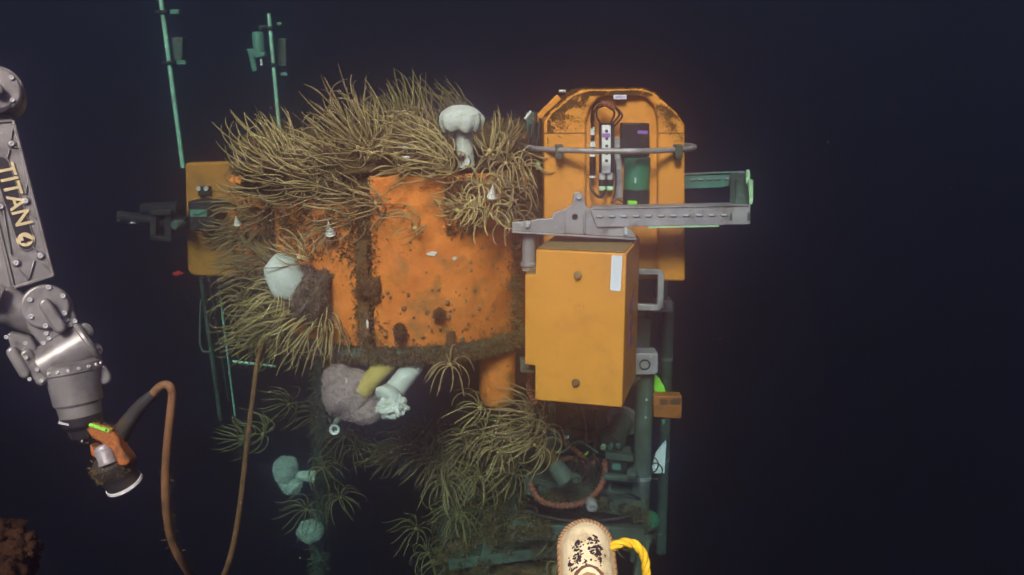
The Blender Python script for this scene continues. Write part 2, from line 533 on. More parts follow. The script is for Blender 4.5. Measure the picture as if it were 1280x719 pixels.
# growth mound on the lid (carries the feather stars)
V1, F1 = blob((DX - 0.10, DY - 0.05, DZ1 + 0.02), (0.60, 0.48, 0.13), 5, 0.35, 3.0, 3, 0.12, 14)
V2, F2 = blob((DX - 0.34, DY - 0.16, DZ1 + 0.02), (0.36, 0.36, 0.13), 5, 0.35, 2.6, 5, 0.12, 14)
V3, F3 = blob((DX + 0.42, DY + 0.05, DZ1 + 0.03), (0.22, 0.36, 0.16), 5, 0.35, 2.6, 8, 0.12, 14)
MV, MF = join([(V1, F1), (V2, F2), (V3, F3)])
o = np_mesh("growth_mound", MV, MF, M['crust'], buoy, True)
o['kind'] = 'stuff'

# hydroid turf on the drum: bottom rim, seam, right edge, upper left
def turf_on_drum():
    parts = []
    n = 26000
    th = rng.uniform(R(-85), R(85), n); z = rng.uniform(DZ0 - 0.04, DZ1, n)
    thm = (TH_SEAM0 + TH_SEAM1) / 2
    nz = np.array([mnoise.noise(Vector((t * 5, zz * 7, 1.0))) for t, zz in zip(th, z)])
    w = np.zeros(n)
    w += np.exp(-np.maximum(z - DZ0 + 0.005, 0) / 0.012) * 1.0
    w += np.exp(-((th - thm) / 0.06) ** 2) * 1.5 * (z < DZ1 - 0.1)
    w += np.exp(-((th - th_of(644)) / 0.06) ** 2) * 0.8
    w += ((th < TH_SEAM0) & (z > DZ1 - 0.36)) * 0.35
    w += ((th > th_of(557)) & (z > DZ1 - 0.24)) * 1.0 * (nz > -.25)
    w += np.exp(-np.maximum(th - TH_SEAM1, 0) / 0.02) * 0.5 * (th > TH_SEAM1)
    keep = rng.random(n) < w * (0.6 + 0.8 * (nz > -0.1))
    th, z = th[keep], z[keep]
    r = DR + 0.006
    P = np.stack([DX + np.sin(th) * r, DY - np.cos(th) * r, z], 1); N = np.stack([np.sin(th), -np.cos(th), 0 * th], 1)
    parts.append(blades(P, N, 0.028, 0.007, rng, 0.7, 0.3))
    n = 30000                                        # thin speckle of short hydroids over the open panels
    th = rng.uniform(R(-80), R(80), n); z = rng.uniform(DZ0, DZ1 - .02, n)
    nz = np.array([mnoise.noise(Vector((t * 7, zz * 9, 8.0))) + .5 * mnoise.noise(Vector((t * 25, zz * 30, 3.0))) for t, zz in zip(th, z)])
    k = rng.random(n) < np.clip((nz - .05) * .35, 0.004, .3); th, z = th[k], z[k]; r = DR + 0.004
    P = np.stack([DX + np.sin(th) * r, DY - np.cos(th) * r, z], 1); N = np.stack([np.sin(th), -np.cos(th), 0 * th], 1)
    parts.append(blades(P, N, 0.010, 0.0028, rng, 1.0, 0.4))
    n = 16000
    th = rng.uniform(R(-95), R(95), n); an = rng.uniform(-2.0, 1.9, n)
    cz = np.cos(an); szz = np.sin(an)
    P = np.stack([DX + np.sin(th) * (DR + 0.01 + 0.025 * cz), DY - np.cos(th) * (DR + 0.01 + 0.025 * cz), zf + 0.024 * szz], 1)
    N = np.stack([np.sin(th) * cz, -np.cos(th) * cz, szz], 1)
    nz = np.array([mnoise.noise(Vector((t * 7, zz * 4, 4.0))) for t, zz in zip(th, szz)])
    k = (rng.random(n) < 0.55 + 1.2 * nz) & (th > R(-12)) | (rng.random(n) < 0.25)
    parts.append(blades(P[k], N[k], 0.030, 0.006, rng, 0.6, 0.8))
    return join(parts)
V, Fc = turf_on_drum()
np_mesh("hydroid_turf", V, Fc, M['turf'], buoy)['kind'] = 'stuff'
P, N = surf_points(MV, MF, 30000, rng)
V, Fc = blades(P, N, 0.040, 0.005, rng, 0.8, 0.3)
np_mesh("mound_turf", V, Fc, M['turf'], buoy)['kind'] = 'stuff'

# dark round sponge on the seam and flat sponge patch
def sponge(px, py, rx, rz, label, seed, B=None):
    p, n = on_drum(px, py)
    V, Fc = blob(p + n * 0.012, (rx, 0.035, rz), 4, 0.25, 2.2, seed, 0.12, 10)
    Pp, Nn = surf_points(V, Fc, 900, rng)
    T = blades(Pp, Nn, 0.016, 0.004, rng, 0.6)
    V, Fc = join([(V, Fc), T])
    return tag(np_mesh("sponge", V, Fc, M['crust'], None, True), label, "sponge")
sponge(462, 360, 0.048, 0.056, "dark rounded sponge growing over the drum's vertical seam", 2)
sponge(500, 415, 0.020, 0.032, "oval olive sponge patch low on the orange drum front", 9)
sponge(548, 392, 0.016, 0.015, "dark irregular sponge patch among barnacles on the drum", 12)

# barnacles / limpets
bz = MB(); bz.lathe([(1.0, 0), (0.95, 0.22), (0.72, 0.62), (0.42, 0.86), (0.30, 0.9), (0.2, 0.66), (0, 0.6)], (0, 0, 0), (0, 0, 1), n=12)
bo = bz.build("barnacle", M['barn'])
bpts = [(332, 130, 9), (270, 203, 12), (222, 222, 9), (352, 232, 10), (411, 242, 10), (379, 264, 9), (636, 232, 11), (473, 327, 12), (216, 345, 10), (231, 366, 10), (322, 355, 11),
        (299, 423, 15), (517, 395, 16), (675, 425, 14), (549, 427, 11), (521, 465, 15), (480, 520, 12), (457, 488, 10), (205, 556, 12), (391, 562, 12), (714, 468, 12), (590, 575, 17),
        (345, 575, 9), (195, 360, 9), (348, 468, 8), (470, 450, 10), (655, 335, 11), (632, 190, 11), (428, 612, 9), (208, 610, 9), (165, 22, 10), (330, 90, 9), (150, 300, 10),
        (700, 540, 9), (620, 500, 8), (560, 340, 8), (440, 330, 9), (290, 545, 9), (740, 400, 8), (610, 380, 8)]
rb = random.Random(23)
while len(bpts) < 78:
    x, y = rb.uniform(150, 800), rb.uniform(120, 600)
    if rb.random() < .35 + .5 * (x > 420) * (y > 300): bpts.append((x, y, rb.uniform(4.5, 8.5)))
first = True
for (x, y, r) in bpts:
    px, py = 430 + x / 4, 280 + y / 4
    p, n = on_drum(px, py, DR + 0.001)
    o = bo if first else bo.copy()
    if not first: COL.objects.link(o)
    first = False
    rr = r / 4 * 3.6 / F * 0.92
    o.location = p; o.scale = (rr, rr * random.uniform(.85, 1.1), rr * random.uniform(.7, 1.0))
    o.rotation_euler = (Vector(n) + Vector((random.uniform(-.2, .2), 0, random.uniform(-.2, .2)))).to_track_quat('Z', 'Y').to_euler()
    tag(o, "small brown barnacle stuck to the front of the orange drum", "barnacle", "barnacles on the drum front")

# torn white paint flakes / shells on the drum
def scrap(name, px, py, wpx, hpx, label, cat, seed, mat, lift=0.006, Y=None):
    if Y is None: p, n = on_drum(px, py)
    else: p, n = at(px, py, Y), np.array([0, -1.0, 0])
    rr = random.Random(seed); u, v, w = basis(n)
    k = 11; pts = []
    for i in range(k):
        a = 2 * math.pi * i / k; s = rr.uniform(0.55, 1.1)
        pts.append(p + n * lift + u * math.cos(a) * wpx / 2 * s * 3.6 / F + v * math.sin(a) * hpx / 2 * s * 3.6 / F + n * rr.uniform(-.003, .003))
    mb = MB(); mb.prism(pts, -n * 0.004)
    return tag(mb.build(name, M[mat]), label, cat)
scrap("foil_scrap", 540, 317, 16, 7, "larger white torn scrap stuck on the orange drum face", "scrap", 1, 'white')
scrap("foil_scrap", 568, 323, 9, 5, "smaller white torn scrap right of the larger one on the drum", "scrap", 2, 'white')
scrap("metal_glint", 451, 235, 12, 6, "shiny bent metal tag at the drum's top left corner", "tag", 3, 'bright', 0.012)  # pale scrap stands in for a glint of metal
scrap("shell_chip", 463, 402, 4, 12, "thin pale shell chip on the dark drum seam", "shell", 4, 'shell', 0.04)

# ================================================================== FEATHER STARS
def feather_star(c, axis, sweep, n_arms, L, spread, curl, seed, pin=0.0062, r0=0.0040, mat='star', name="feather_star", wob=0.10):
    """One crinoid: arms leave a small disc round `axis`, bend towards `sweep` and curl inwards at the tips."""
    g = np.random.default_rng(seed)
    S = 18
    n_arms = int(n_arms * 1.2)
    ax = nrm(axis); sw = nrm(sweep); u, v, _ = basis(ax)
    phi = np.arange(n_arms) * 2.39996 + g.uniform(0, .5, n_arms)
    tilt = spread * np.sqrt((np.arange(n_arms) + 0.5) / n_arms) * g.uniform(0.8, 1.15, n_arms)
    rad = np.cos(phi)[:, None] * u + np.sin(phi)[:, None] * v
    d0 = np.cos(tilt)[:, None] * ax + np.sin(tilt)[:, None] * rad
    swp = sw + g.normal(0, wob, (n_arms, 3)) + rad * 0.36
    swp /= np.linalg.norm(swp, axis=1)[:, None]
    Ls = L * g.uniform(0.7, 1.12, n_arms)
    cv = g.normal(0, 1, (n_arms, 3)); cv = 0.6 * cv + rad * -0.3 + np.array([0, -0.2, g.choice([-0.8, 0.3, 0.8])])
    P = np.zeros((n_arms, S + 1, 3)); D = np.zeros((n_arms, S + 1, 3))
    P[:, 0] = np.asarray(c) + rad * 0.010
    d = d0.copy()
    cu = curl * g.uniform(0.3, 2.2, n_arms)
    wv = g.normal(0, 1, (n_arms, 3)); ph = g.uniform(0, 3)
    kax = np.array([0, g.choice([-1.0, 1.0]), 0]) + g.normal(0, .35, (n_arms, 3))
    for k in range(S + 1):
        t = k / S
        wgt = min(0.12 + t * 2.0, 1.0) * 0.26
        d = d * (1 - wgt) + swp * wgt + cv * (max(t - 0.45, 0) * cu * 0.5)[:, None]
        d = d + np.cross(kax, d) * (max(t - 0.4, 0) * cu * 0.20)[:, None]
        d += wv * (math.sin(t * 6.0 + ph) * 0.02) + g.normal(0, 0.004, (n_arms, 3))
        d /= np.linalg.norm(d, axis=1)[:, None]
        D[:, k] = d
        if k < S: P[:, k + 1] = P[:, k] + d * (Ls / S)[:, None]
    tt = np.linspace(0, 1, S + 1)
    rr = r0 * (0.75 + 0.5 * tt - 1.0 * tt ** 3)
    A = np.cross(D, rad[:, None, :]); A /= np.linalg.norm(A, axis=2)[..., None] + 1e-9
    B = np.cross(D, A)
    ring = np.stack([P + (A * math.cos(a) + B * math.sin(a)) * rr[None, :, None] for a in (0, 2.094, 4.189)], 2)   # arms,S+1,3,3
    V = ring.reshape(-1, 3)
    fs = []
    base = (np.arange(n_arms) * (S + 1) * 3)[:, None, None] + (np.arange(S) * 3)[None, :, None]
    for j in range(3):
        j2 = (j + 1) % 3
        q = np.concatenate([base + j, base + j2, base + 3 + j2], 2).reshape(-1, 3)
        q2 = np.concatenate([base + j, base + 3 + j2, base + 3 + j], 2).reshape(-1, 3)
        fs += [q, q2]
    Fc = np.concatenate(fs)
    # pinnules: a comb of short slanted spikes on both sides
    m = 3
    Pm = np.concatenate([P[:, :-1] + (P[:, 1:] - P[:, :-1]) * (i / m) for i in range(m)], 1).reshape(-1, 3)
    Dm = np.concatenate([D[:, :-1]] * m, 1).reshape(-1, 3); Am = np.concatenate([A[:, :-1]] * m, 1).reshape(-1, 3)
    Bm = np.concatenate([B[:, :-1]] * m, 1).reshape(-1, 3)
    tm = np.concatenate([np.tile(tt[:-1] + i / m / S, (n_arms, 1)) for i in range(m)], 1).reshape(-1)
    pl = pin * (0.35 + 0.9 * np.sin(np.clip(tm, 0, 1) * math.pi * 0.9))[:, None]
    sides = []
    for s in (1, -1):
        tip = Pm + (Am * s * 0.75 + Dm * 0.65 + Bm * 0.25 + g.normal(0, .1, Pm.shape)) * pl
        a = Pm - Dm * 0.0016; b = Pm + Dm * 0.0016
        sides.append(np.stack([a, b, tip], 1).reshape(-1, 3))
    PV = np.concatenate(sides); PF = np.arange(len(PV)).reshape(-1, 3)
    CV, CF = ico(2); CV = CV * np.array([.011, .011, .010]) + np.asarray(c)
    V, Fc = join([(V, Fc), (PV, PF), (CV, CF)])
    return np_mesh(name, V - np.asarray(c), Fc, M[mat], None, False), np.asarray(c)

n_star = [100]
def star(px, py, Y, sweep_px, Lpx, label, group=None, n=18, spread=1.1, curl=0.7, axis=None, mat='star', dy=0.0, wob=0.08):
    """sweep_px: where the arms stream on the picture (dx, dy); dy: how far they also lean away from the viewer."""
    c = at(px, py, Y)
    s = np.array([sweep_px[0], dy, -sweep_px[1]], float)
    s = nrm(s)
    ax = nrm(s * -0.35 + np.array([0, -0.6, 0.5])) if axis is None else nrm(axis)
    n_star[0] += 1
    o, c = feather_star(c, ax, s, n, Lpx * Y / F, spread, curl, n_star[0], mat=mat, wob=wob)
    o.location = c
    return tag(o, label, "feather star", group)

ORD = "leftmost,second,third,fourth,fifth,sixth,seventh,eighth,ninth,tenth,eleventh,twelfth,thirteenth,fourteenth,fifteenth".split(',')
def stars(rows, label, group, jit=5, numbered=True, **kw):
    order = sorted(range(len(rows)), key=lambda i: rows[i][0])
    for i, (px, py, Y, sx, sy, L) in enumerate(rows):
        k = order.index(i); n = len(rows)
        where = "leftmost of %s" % CARD[n] if k == 0 else ("rightmost of %s" % CARD[n] if k == n - 1 else "%s from left of %s" % (ORD[k], CARD[n]))
        star(px + random.uniform(-jit, jit) * .5, py + random.uniform(-jit, jit), Y, (sx, sy), L, (label + ", " + where) if numbered else label, group, **kw)
CARD = "none one two three four five six seven eight nine ten eleven twelve thirteen fourteen fifteen".split()

# upper left sweep
stars([(350, 222, 3.75, -1, -.38, 92), (340, 206, 3.85, -.75, -.7, 84), (334, 246, 3.85, -1, .02, 74), (372, 240, 3.68, -1, -.12, 88), (352, 196, 3.95, -.35, -1, 62)],
      "tan feather star streaming left, upper left shoulder", "feather stars streaming left from the upper left shoulder", curl=1.0, dy=.1, n=20)
stars([(450, 186, 3.68, -.9, -.5, 100), (440, 166, 3.8, -.55, -.85, 78), (412, 196, 3.72, -1, -.3, 74), (462, 176, 3.75, -.35, -1, 70)],
      "long feather star swept upward, buoy's top left", "feather stars heaped on the top left", n=24, curl=1.2, dy=.05)
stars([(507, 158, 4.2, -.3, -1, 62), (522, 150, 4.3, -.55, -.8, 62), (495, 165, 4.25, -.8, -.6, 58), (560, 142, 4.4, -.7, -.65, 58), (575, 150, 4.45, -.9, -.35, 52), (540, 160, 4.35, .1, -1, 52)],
      "dim feather star behind the buoy's top edge", "dim feather stars along the back top edge", mat='star_dim', curl=0.5)
stars([(524, 176, 3.7, -1, -.35, 62), (516, 186, 3.64, -1, .05, 66), (530, 168, 3.75, -.8, -.75, 54)],
      "feather star combed left, beside top white anemone", "feather stars just left of the top white anemone", curl=1.1, n=16)
stars([(548, 206, 3.6, -1, -.06, 82), (560, 214, 3.58, -1, -.14, 88), (500, 208, 3.6, -1, -.05, 66), (545, 198, 3.66, -1, -.2, 74)],
      "feather star draped along the drum's top edge", "feather stars along the drum's top edge", curl=1.0, spread=.8, n=14)
stars([(612, 190, 3.72, .15, -1, 46), (632, 200, 3.74, -.25, 1, 58), (602, 236, 3.64, .2, 1, 52), (640, 236, 3.72, -.15, 1, 60), (622, 252, 3.66, -.3, 1, 48), (634, 178, 3.85, .5, -.8, 40), (650, 212, 3.8, .2, 1, 60)],
      "curled feather star on the buoy's upper right", "feather stars at the upper right edge", curl=1.4, n=14)
stars([(590, 262, 3.6, -.6, .75, 46), (612, 272, 3.62, .3, 1, 48), (572, 268, 3.58, -.9, .35, 42), (636, 282, 3.68, .2, 1, 52)],
      "hooked feather star below drum's top right", "feather stars below the drum's top right", curl=1.6, n=13)
stars([(436, 272, 3.62, -1, .2, 58), (448, 248, 3.6, -1, -.1, 62), (400, 254, 3.68, -.9, .5, 50), (408, 290, 3.66, -.6, .8, 46), (396, 226, 3.68, -.9, -.35, 62)],
      "feather star over drum's upper left panel", "feather stars over the upper left panel", curl=.9, n=15)
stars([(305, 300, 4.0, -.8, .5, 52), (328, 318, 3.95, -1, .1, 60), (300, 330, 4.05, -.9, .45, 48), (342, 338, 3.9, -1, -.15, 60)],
      "dull feather star on the buoy's left flank", "feather stars on the left flank", curl=.7, mat='star_dim')
stars([(402, 398, 3.66, -.55, .85, 84), (390, 404, 3.68, -.75, .7, 76), (410, 408, 3.64, -.3, 1, 76)],
      "feather star drooping at drum's lower left", "feather stars drooping at the lower left", curl=.6, spread=.9, n=18)
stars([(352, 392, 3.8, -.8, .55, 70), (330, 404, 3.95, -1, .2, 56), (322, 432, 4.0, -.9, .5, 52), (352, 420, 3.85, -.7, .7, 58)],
      "dull feather star beside the tan cable", "feather stars beside the cable at the lower left", curl=.7, mat='star_dim')
stars([(478, 268, 3.56, -.9, .3, 52), (520, 286, 3.54, -.9, .25, 56), (470, 250, 3.57, -1, .1, 48)],
      "thin feather star trailing across the bare orange", "feather stars trailing on the bare orange", curl=1.0, n=7, spread=.8)
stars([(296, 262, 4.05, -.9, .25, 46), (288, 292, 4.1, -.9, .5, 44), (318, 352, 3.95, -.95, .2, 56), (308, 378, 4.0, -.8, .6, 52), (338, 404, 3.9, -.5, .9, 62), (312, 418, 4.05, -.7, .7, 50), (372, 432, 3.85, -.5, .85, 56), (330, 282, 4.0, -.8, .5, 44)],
      "olive feather star in the left edge growth", "feather stars of the left edge growth", curl=.9, mat='star_dim', n=20)
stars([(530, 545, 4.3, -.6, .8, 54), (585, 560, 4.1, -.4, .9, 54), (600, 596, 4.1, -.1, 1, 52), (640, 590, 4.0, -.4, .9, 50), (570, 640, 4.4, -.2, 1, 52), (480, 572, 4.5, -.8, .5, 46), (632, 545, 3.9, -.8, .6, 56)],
      "olive feather star in the lower middle bunch", "feather stars of the lower middle bunch", curl=.7, mat='star_dim', n=18)
star(346, 372, 3.62, (-.45, .9), 58, "feather star draped over the pale closed anemone", n=12, curl=.5, spread=.7)
star(374, 322, 3.62, (-.9, -.5), 54, "sparse feather star with long arms above the pale closed anemone", n=12, curl=.8)
# lower tassels
star(562, 456, 3.56, (0, 1), 46, "feather star hanging like a tassel under the drum flange", n=11, curl=.4, spread=1.3, axis=(0, -.6, .6))
star(600, 510, 3.90, (-.85, .6), 54, "feather star with hooked arms beside the orange float leg", n=13, curl=.8)
star(656, 522, 3.80, (-.9, .12), 76, "curled feather star under the float leg, topmost of the lower right bunch", n=18, curl=.6, spread=.9)
star(672, 534, 3.78, (-.8, .5), 70, "feather star with arms bunched left beside the diagonal tube", n=18, curl=.6, spread=.9)
star(668, 556, 3.82, (-.9, .55), 66, "feather star in the middle of the lower right bunch above the conduit", n=16, curl=.5, spread=.8)
star(624, 566, 3.85, (-.25, 1), 58, "narrow feather star hanging straight down in the lower middle", n=14, curl=.5, spread=.7)
star(606, 545, 3.90, (-.5, .9), 60, "feather star at the left of the lower right bunch", n=14, curl=.6, spread=.9)
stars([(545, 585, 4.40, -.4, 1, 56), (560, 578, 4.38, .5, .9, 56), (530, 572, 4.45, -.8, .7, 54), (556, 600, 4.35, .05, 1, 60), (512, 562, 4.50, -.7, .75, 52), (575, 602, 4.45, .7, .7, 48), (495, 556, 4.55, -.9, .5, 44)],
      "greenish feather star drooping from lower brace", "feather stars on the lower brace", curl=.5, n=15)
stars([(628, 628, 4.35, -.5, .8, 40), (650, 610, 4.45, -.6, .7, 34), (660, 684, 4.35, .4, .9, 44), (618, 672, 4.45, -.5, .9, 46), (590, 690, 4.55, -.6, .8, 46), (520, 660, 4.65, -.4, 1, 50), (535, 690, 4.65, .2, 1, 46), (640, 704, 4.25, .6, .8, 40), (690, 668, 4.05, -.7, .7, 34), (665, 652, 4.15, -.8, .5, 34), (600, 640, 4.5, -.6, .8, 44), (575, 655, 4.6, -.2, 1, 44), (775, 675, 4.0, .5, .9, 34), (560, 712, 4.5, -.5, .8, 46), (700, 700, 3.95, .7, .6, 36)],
      "dim feather star low on the base", "dim feather stars on the base", mat='star_dim', curl=.8, n=13)
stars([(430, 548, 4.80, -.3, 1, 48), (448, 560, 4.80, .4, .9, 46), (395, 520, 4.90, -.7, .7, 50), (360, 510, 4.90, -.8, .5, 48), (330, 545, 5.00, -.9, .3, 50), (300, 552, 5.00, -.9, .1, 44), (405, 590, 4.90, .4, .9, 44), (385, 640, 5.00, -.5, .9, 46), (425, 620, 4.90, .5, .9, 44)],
      "very dim feather star on the shaded leg at the lower left", "dim feather stars on the lower left leg", numbered=False, mat='star_dim', curl=.7, n=13)

# ================================================================== ANEMONES
def tentacles(V, Fc, n, L, w, lean=0.35, cond=None):
    P, N = surf_points(V, Fc, n, rng, cond)
    return blades(P, N, L, w, rng, lean)
def column(a, b, ra, rb, rm, n=24):
    P = smooth_path([a, (np.asarray(a) * .5 + np.asarray(b) * .5), b], 8)
    k = len(P); rr = []
    for i in range(k):
        t = i / (k - 1)
        rr.append((ra * (1 - t) + rb * t) * (1 - (1 - rm) * math.sin(math.pi * t)) * (1 + 0.02 * math.sin(t * 40)))
    mb = MB(); mb.tube(P, rr, n); return mb
# tall white plumose anemone on top
an = thing("anemone", "tall white mushroom shaped anemone standing on top of the buoy", "anemone", at(583, 206, 3.72))
column(at(583, 208, 3.72), at(577, 150, 3.70), 0.036, 0.040, 0.94).build("column", M['anem'], an, smooth=80)
def cap_shape(V):
    """Dome on top; underneath the middle is flat and the lobed rim hangs down."""
    W = V.copy()
    a = np.arctan2(V[:, 1], V[:, 0]); h = np.hypot(V[:, 0], V[:, 1])
    lob = 1 + 0.035 * np.sin(a * 5 + .6) * (V[:, 2] < .4) + 0.03 * np.sin(a * 11 + 2) * (V[:, 2] < .3)
    W[:, 0] *= lob; W[:, 1] *= lob
    rim = np.clip((h - 0.45) / 0.4, 0, 1)
    low = V[:, 2] < 0
    W[:, 2] = np.where(low, V[:, 2] * (0.35 + rim * (0.85 + 0.14 * np.sin(a * 9 + 1) + 0.08 * np.sin(a * 4))), V[:, 2] * 0.9)
    return W
Vc, Fc_ = blob(at(576.5, 150, 3.70), (0.092, 0.085, 0.068), 6, 0.02, 2.0, 4, 0.014, 16, shape=cap_shape)
np_mesh("tentacle_crown", Vc, Fc_, M['anem'], an, True)

# hanging anemones under the flange
an = thing("anemone", "white anemone hanging head down under the drum with a frilled mouth", "anemone", at(516, 460, 3.62))
column(at(518, 456, 3.64), at(484, 500, 3.5), 0.046, 0.05, 0.9).build("column", M['anem'], an, smooth=80)
u_, v_, w_ = basis(at(484, 500, 3.5) - at(518, 456, 3.64))
mb = MB(); mb.lathe([(0.046, -0.035), (0.056, -0.012), (0.064, 0.0), (0.056, 0.012), (0.045, 0.02)], at(485, 497, 3.5), w_, n=30)
mb.build("collar", M['anem'], an, smooth=80)
Vc, Fc_ = blob(at(491, 509, 3.47), (0.060, 0.05, 0.046), 5, 0.25, 2.0, 21, 0.16, 7)
np_mesh("frilled_mouth", Vc, Fc_, M['anem'], an, True)

an = thing("anemone", "mauve grey bushy anemone hanging by a yellow column under the drum", "anemone", at(480, 460, 3.7))
column(at(484, 452, 3.6), at(450, 492, 3.54), 0.044, 0.041, 0.95).build("column", M['yellow'], an, smooth=80)
Vs = [blob(at(436, 492, 3.58), (0.108, 0.09, 0.108), 5, 0.10, 2.2, 31, 0.025, 12), blob(at(455, 513, 3.56), (0.082, 0.06, 0.055), 5, 0.10, 2.4, 33, 0.025, 12), blob(at(424, 474, 3.58), (0.066, 0.06, 0.06), 5, 0.08, 2.4, 35, 0.025, 12)]
Vc, Fc_ = join(Vs)
Vc, Fc_ = join([(Vc, Fc_), tentacles(Vc, Fc_, 22000, 0.009, 0.0018, .5)])
np_mesh("tentacle_crown", Vc, Fc_, M['mauve'], an, True)

an = thing("anemone", "pale closed anemone with a shaggy brown crown on the drum's left side", "anemone", at(362, 352, 3.66))
u2 = (nrm([1, 0.3, .25]), nrm([-.3, 1, 0]), nrm([-.28, 0, 1]))
Vc, Fc_ = blob(at(356, 347, 3.60), (0.078, 0.055, 0.102), 6, 0.05, 1.5, 41, 0.006, 14, B=u2)
np_mesh("column", Vc, Fc_, M['anem'], an, True)
Vc, Fc_ = blob(at(388, 368, 3.63), (0.086, 0.075, 0.108), 5, 0.28, 2.4, 43, 0.10, 9)
Vc, Fc_ = join([(Vc, Fc_), tentacles(Vc, Fc_, 5000, 0.018, 0.004, .6)])
np_mesh("shaggy_crown", Vc, Fc_, M['brownan'], an, True)

an = thing("anemone", "dim green tinted white anemone with its column to the right, low in shade", "anemone", at(392, 594, 5.3))
column(at(393, 596, 5.34), at(364, 594, 5.3), 0.040, 0.030, 0.95).build("column", M['anem'], an, smooth=80)
Vc, Fc_ = join([blob(at(357, 588, 5.3), (0.072, 0.067, 0.094), 5, 0.10, 1.8, 51, 0.03, 12), blob(at(364, 606, 5.3), (0.069, 0.062, 0.056), 5, 0.10, 1.8, 53, 0.03, 12)])
Vc, Fc_ = join([(Vc, Fc_), tentacles(Vc, Fc_, 7000, 0.013, 0.003, .7)])
np_mesh("tentacle_crown", Vc, Fc_, M['anem'], an, True)
Vc, Fc_ = blob(at(388, 664, 5.4), (0.082, 0.075, 0.064), 5, 0.10, 1.8, 55, 0.03, 12)
Vc, Fc_ = join([(Vc, Fc_), tentacles(Vc, Fc_, 7000, 0.013, 0.003, .7)])
tag(np_mesh("anemone", Vc, Fc_, M['anem'], None, True), "dim round green tinted anemone, lowest on the shaded left leg", "anemone")

# small pale shells and snails
def snail(px, py, Y, r, label):
    c = at(px, py, Y); mb = MB()
    ax_ = nrm([random.uniform(-.4, .4), -.5, 1])
    prof = [(0, -r * .8)] + [(r * .52 * (1 - k / 16) * (1 + .14 * math.sin(k * 2.4)) * (0.75 if k == 0 else 1), -r * .75 + r * 1.8 * k / 16) for k in range(16)] + [(0, r * 1.05)]
    mb.lathe(prof, c, ax_, n=14)
    return tag(mb.build("sea_snail", M['shell'], smooth=60), label, "sea snail")
snail(615, 240, 3.58, 0.036, "pale pointed sea snail on the drum's upper right")
snail(596, 256, 3.6, 0.022, "small pale sea snail left of the pointed one")
snail(296, 276, 3.9, 0.03, "pale shell put in as a glint on the far left end of the buoy")  # this one stands in for a glint, using the snail mesh
snail(412, 286, 3.56, 0.04, "whitish sea snail among feather stars on the upper left panel")
V, Fc_ = blob(at(507, 184, 3.55), (0.013, 0.013, 0.012), 3, 0.1, 2, 61)
tag(np_mesh("float_bead", V, Fc_, M['shell'], None, True), "tiny white ball among the feather stars on top", "bead")
mb = MB(); mb.box(at(508, 197, 3.54), (0.026, 0.01, 0.012)); tag(mb.build("sparkle_chip", M['bright'], bevel=0.002), "tiny bright block put in as a sparkle below the white ball on top", "clip")  # bright block put in for a sparkle of light
# tube end
t = thing("pipe_stub", "small pale rimmed pipe end in the shade below the mauve anemone", "pipe", at(418, 537, 4.0))
c = at(418, 537, 4.0)
mb = MB(); mb.lathe([(0.014, 0.05), (0.014, 0.0), (0.025, -0.004), (0.025, 0.012), (0.02, 0.02), (0.02, 0.2), (0, 0.2)], c, (-.1, 1, -.15), n=20)
mb.build("rim", M['white'], t)

# ================================================================== PROFILER FLOAT (right)
PY = 3.75
pf = thing("profiler_float", "tall orange float with sloped shoulders and an instrument recess, behind the steel bracket", "float", at(768, 345, PY + .25))
outer = [(680, 352), (680, 152), (689, 139), (716, 117), (726, 112), (803, 111), (818, 116), (846, 141), (856, 156), (857, 352)]
notch = [(822, 352), (822, 150), (818, 132), (808, 122), (795, 119), (762, 119), (748, 123), (738, 134), (733, 152), (733, 352)]
mb = MB(); mb.plate(outer + notch, PY, 0.032)
mb.build("front_shell", M['foam'], pf, bevel=0.012, seg=3)
back = [(680 + 1, 352), (681, 153), (690, 140), (717, 118.5), (726, 113.5), (803, 112.5), (818, 117.5), (845, 142), (855, 157), (856, 352)]
mb = MB(); mb.prism([at(x, y, PY) + np.array([0, 0.033, 0]) for x, y in back], (0, 0.455, 0))
mb.build("back_shell", M['foam'], pf, bevel=0.02, seg=3)
# horizontal joint between upper and lower halves
mb = MB()
for (xa, xb) in ((680, 732), (823, 857)):
    mb.plate([(xa, 166), (xb, 166), (xb, 167), (xa, 167)], PY - 0.0015, 0.01)
mb.build("joint_line", M['brown'], pf)
# fouling crust on shoulders and top
def crust_patch(Y, seed, n=3800):
    """Flat brown chips of fouling lying on the sloped shoulders and along the top edge."""
    rr = np.random.default_rng(seed); Vs = []
    edge = [(680, 158), (683, 150), (692, 139), (717, 119), (735, 113), (803, 112), (819, 118), (846, 143), (856, 158)]
    px0 = [e[0] for e in edge]; py0 = [e[1] for e in edge]
    while len(Vs) < n:
        x = rr.uniform(684, 853); y = np.interp(x, px0, py0) + 1.5 + abs(rr.normal(0, 1)) * (14 if x < 735 else (12 if x > 815 else 3.5))
        if 736 < x < 820 and y > 119: continue
        if mnoise.noise(Vector((x * .07, y * .09, seed))) + 0.35 < rr.random() * .9: continue
        c = at(x, y, Y - .002 - .0001 * (len(Vs) % 20)); r_ = rr.uniform(.0016, .0055); a0 = rr.uniform(0, 6.28)
        Vs.append([c + np.array([math.cos(a0 + k * 2.09) * r_ * rr.uniform(.5, 1.2), 0, math.sin(a0 + k * 2.09) * r_ * rr.uniform(.5, 1.2)]) for k in range(3)])
    V = np.array(Vs).reshape(-1, 3)
    return V, np.arange(len(V)).reshape(-1, 3)
V, Fc = crust_patch(PY, 1)
np_mesh("fouling", V, Fc, M['stain'], pf)['kind'] = 'stuff'
top = [at(x, y, PY) for x, y in [(684, 146), (716, 117), (726, 112), (803, 111), (818, 116), (850, 147)]]
Pp = []
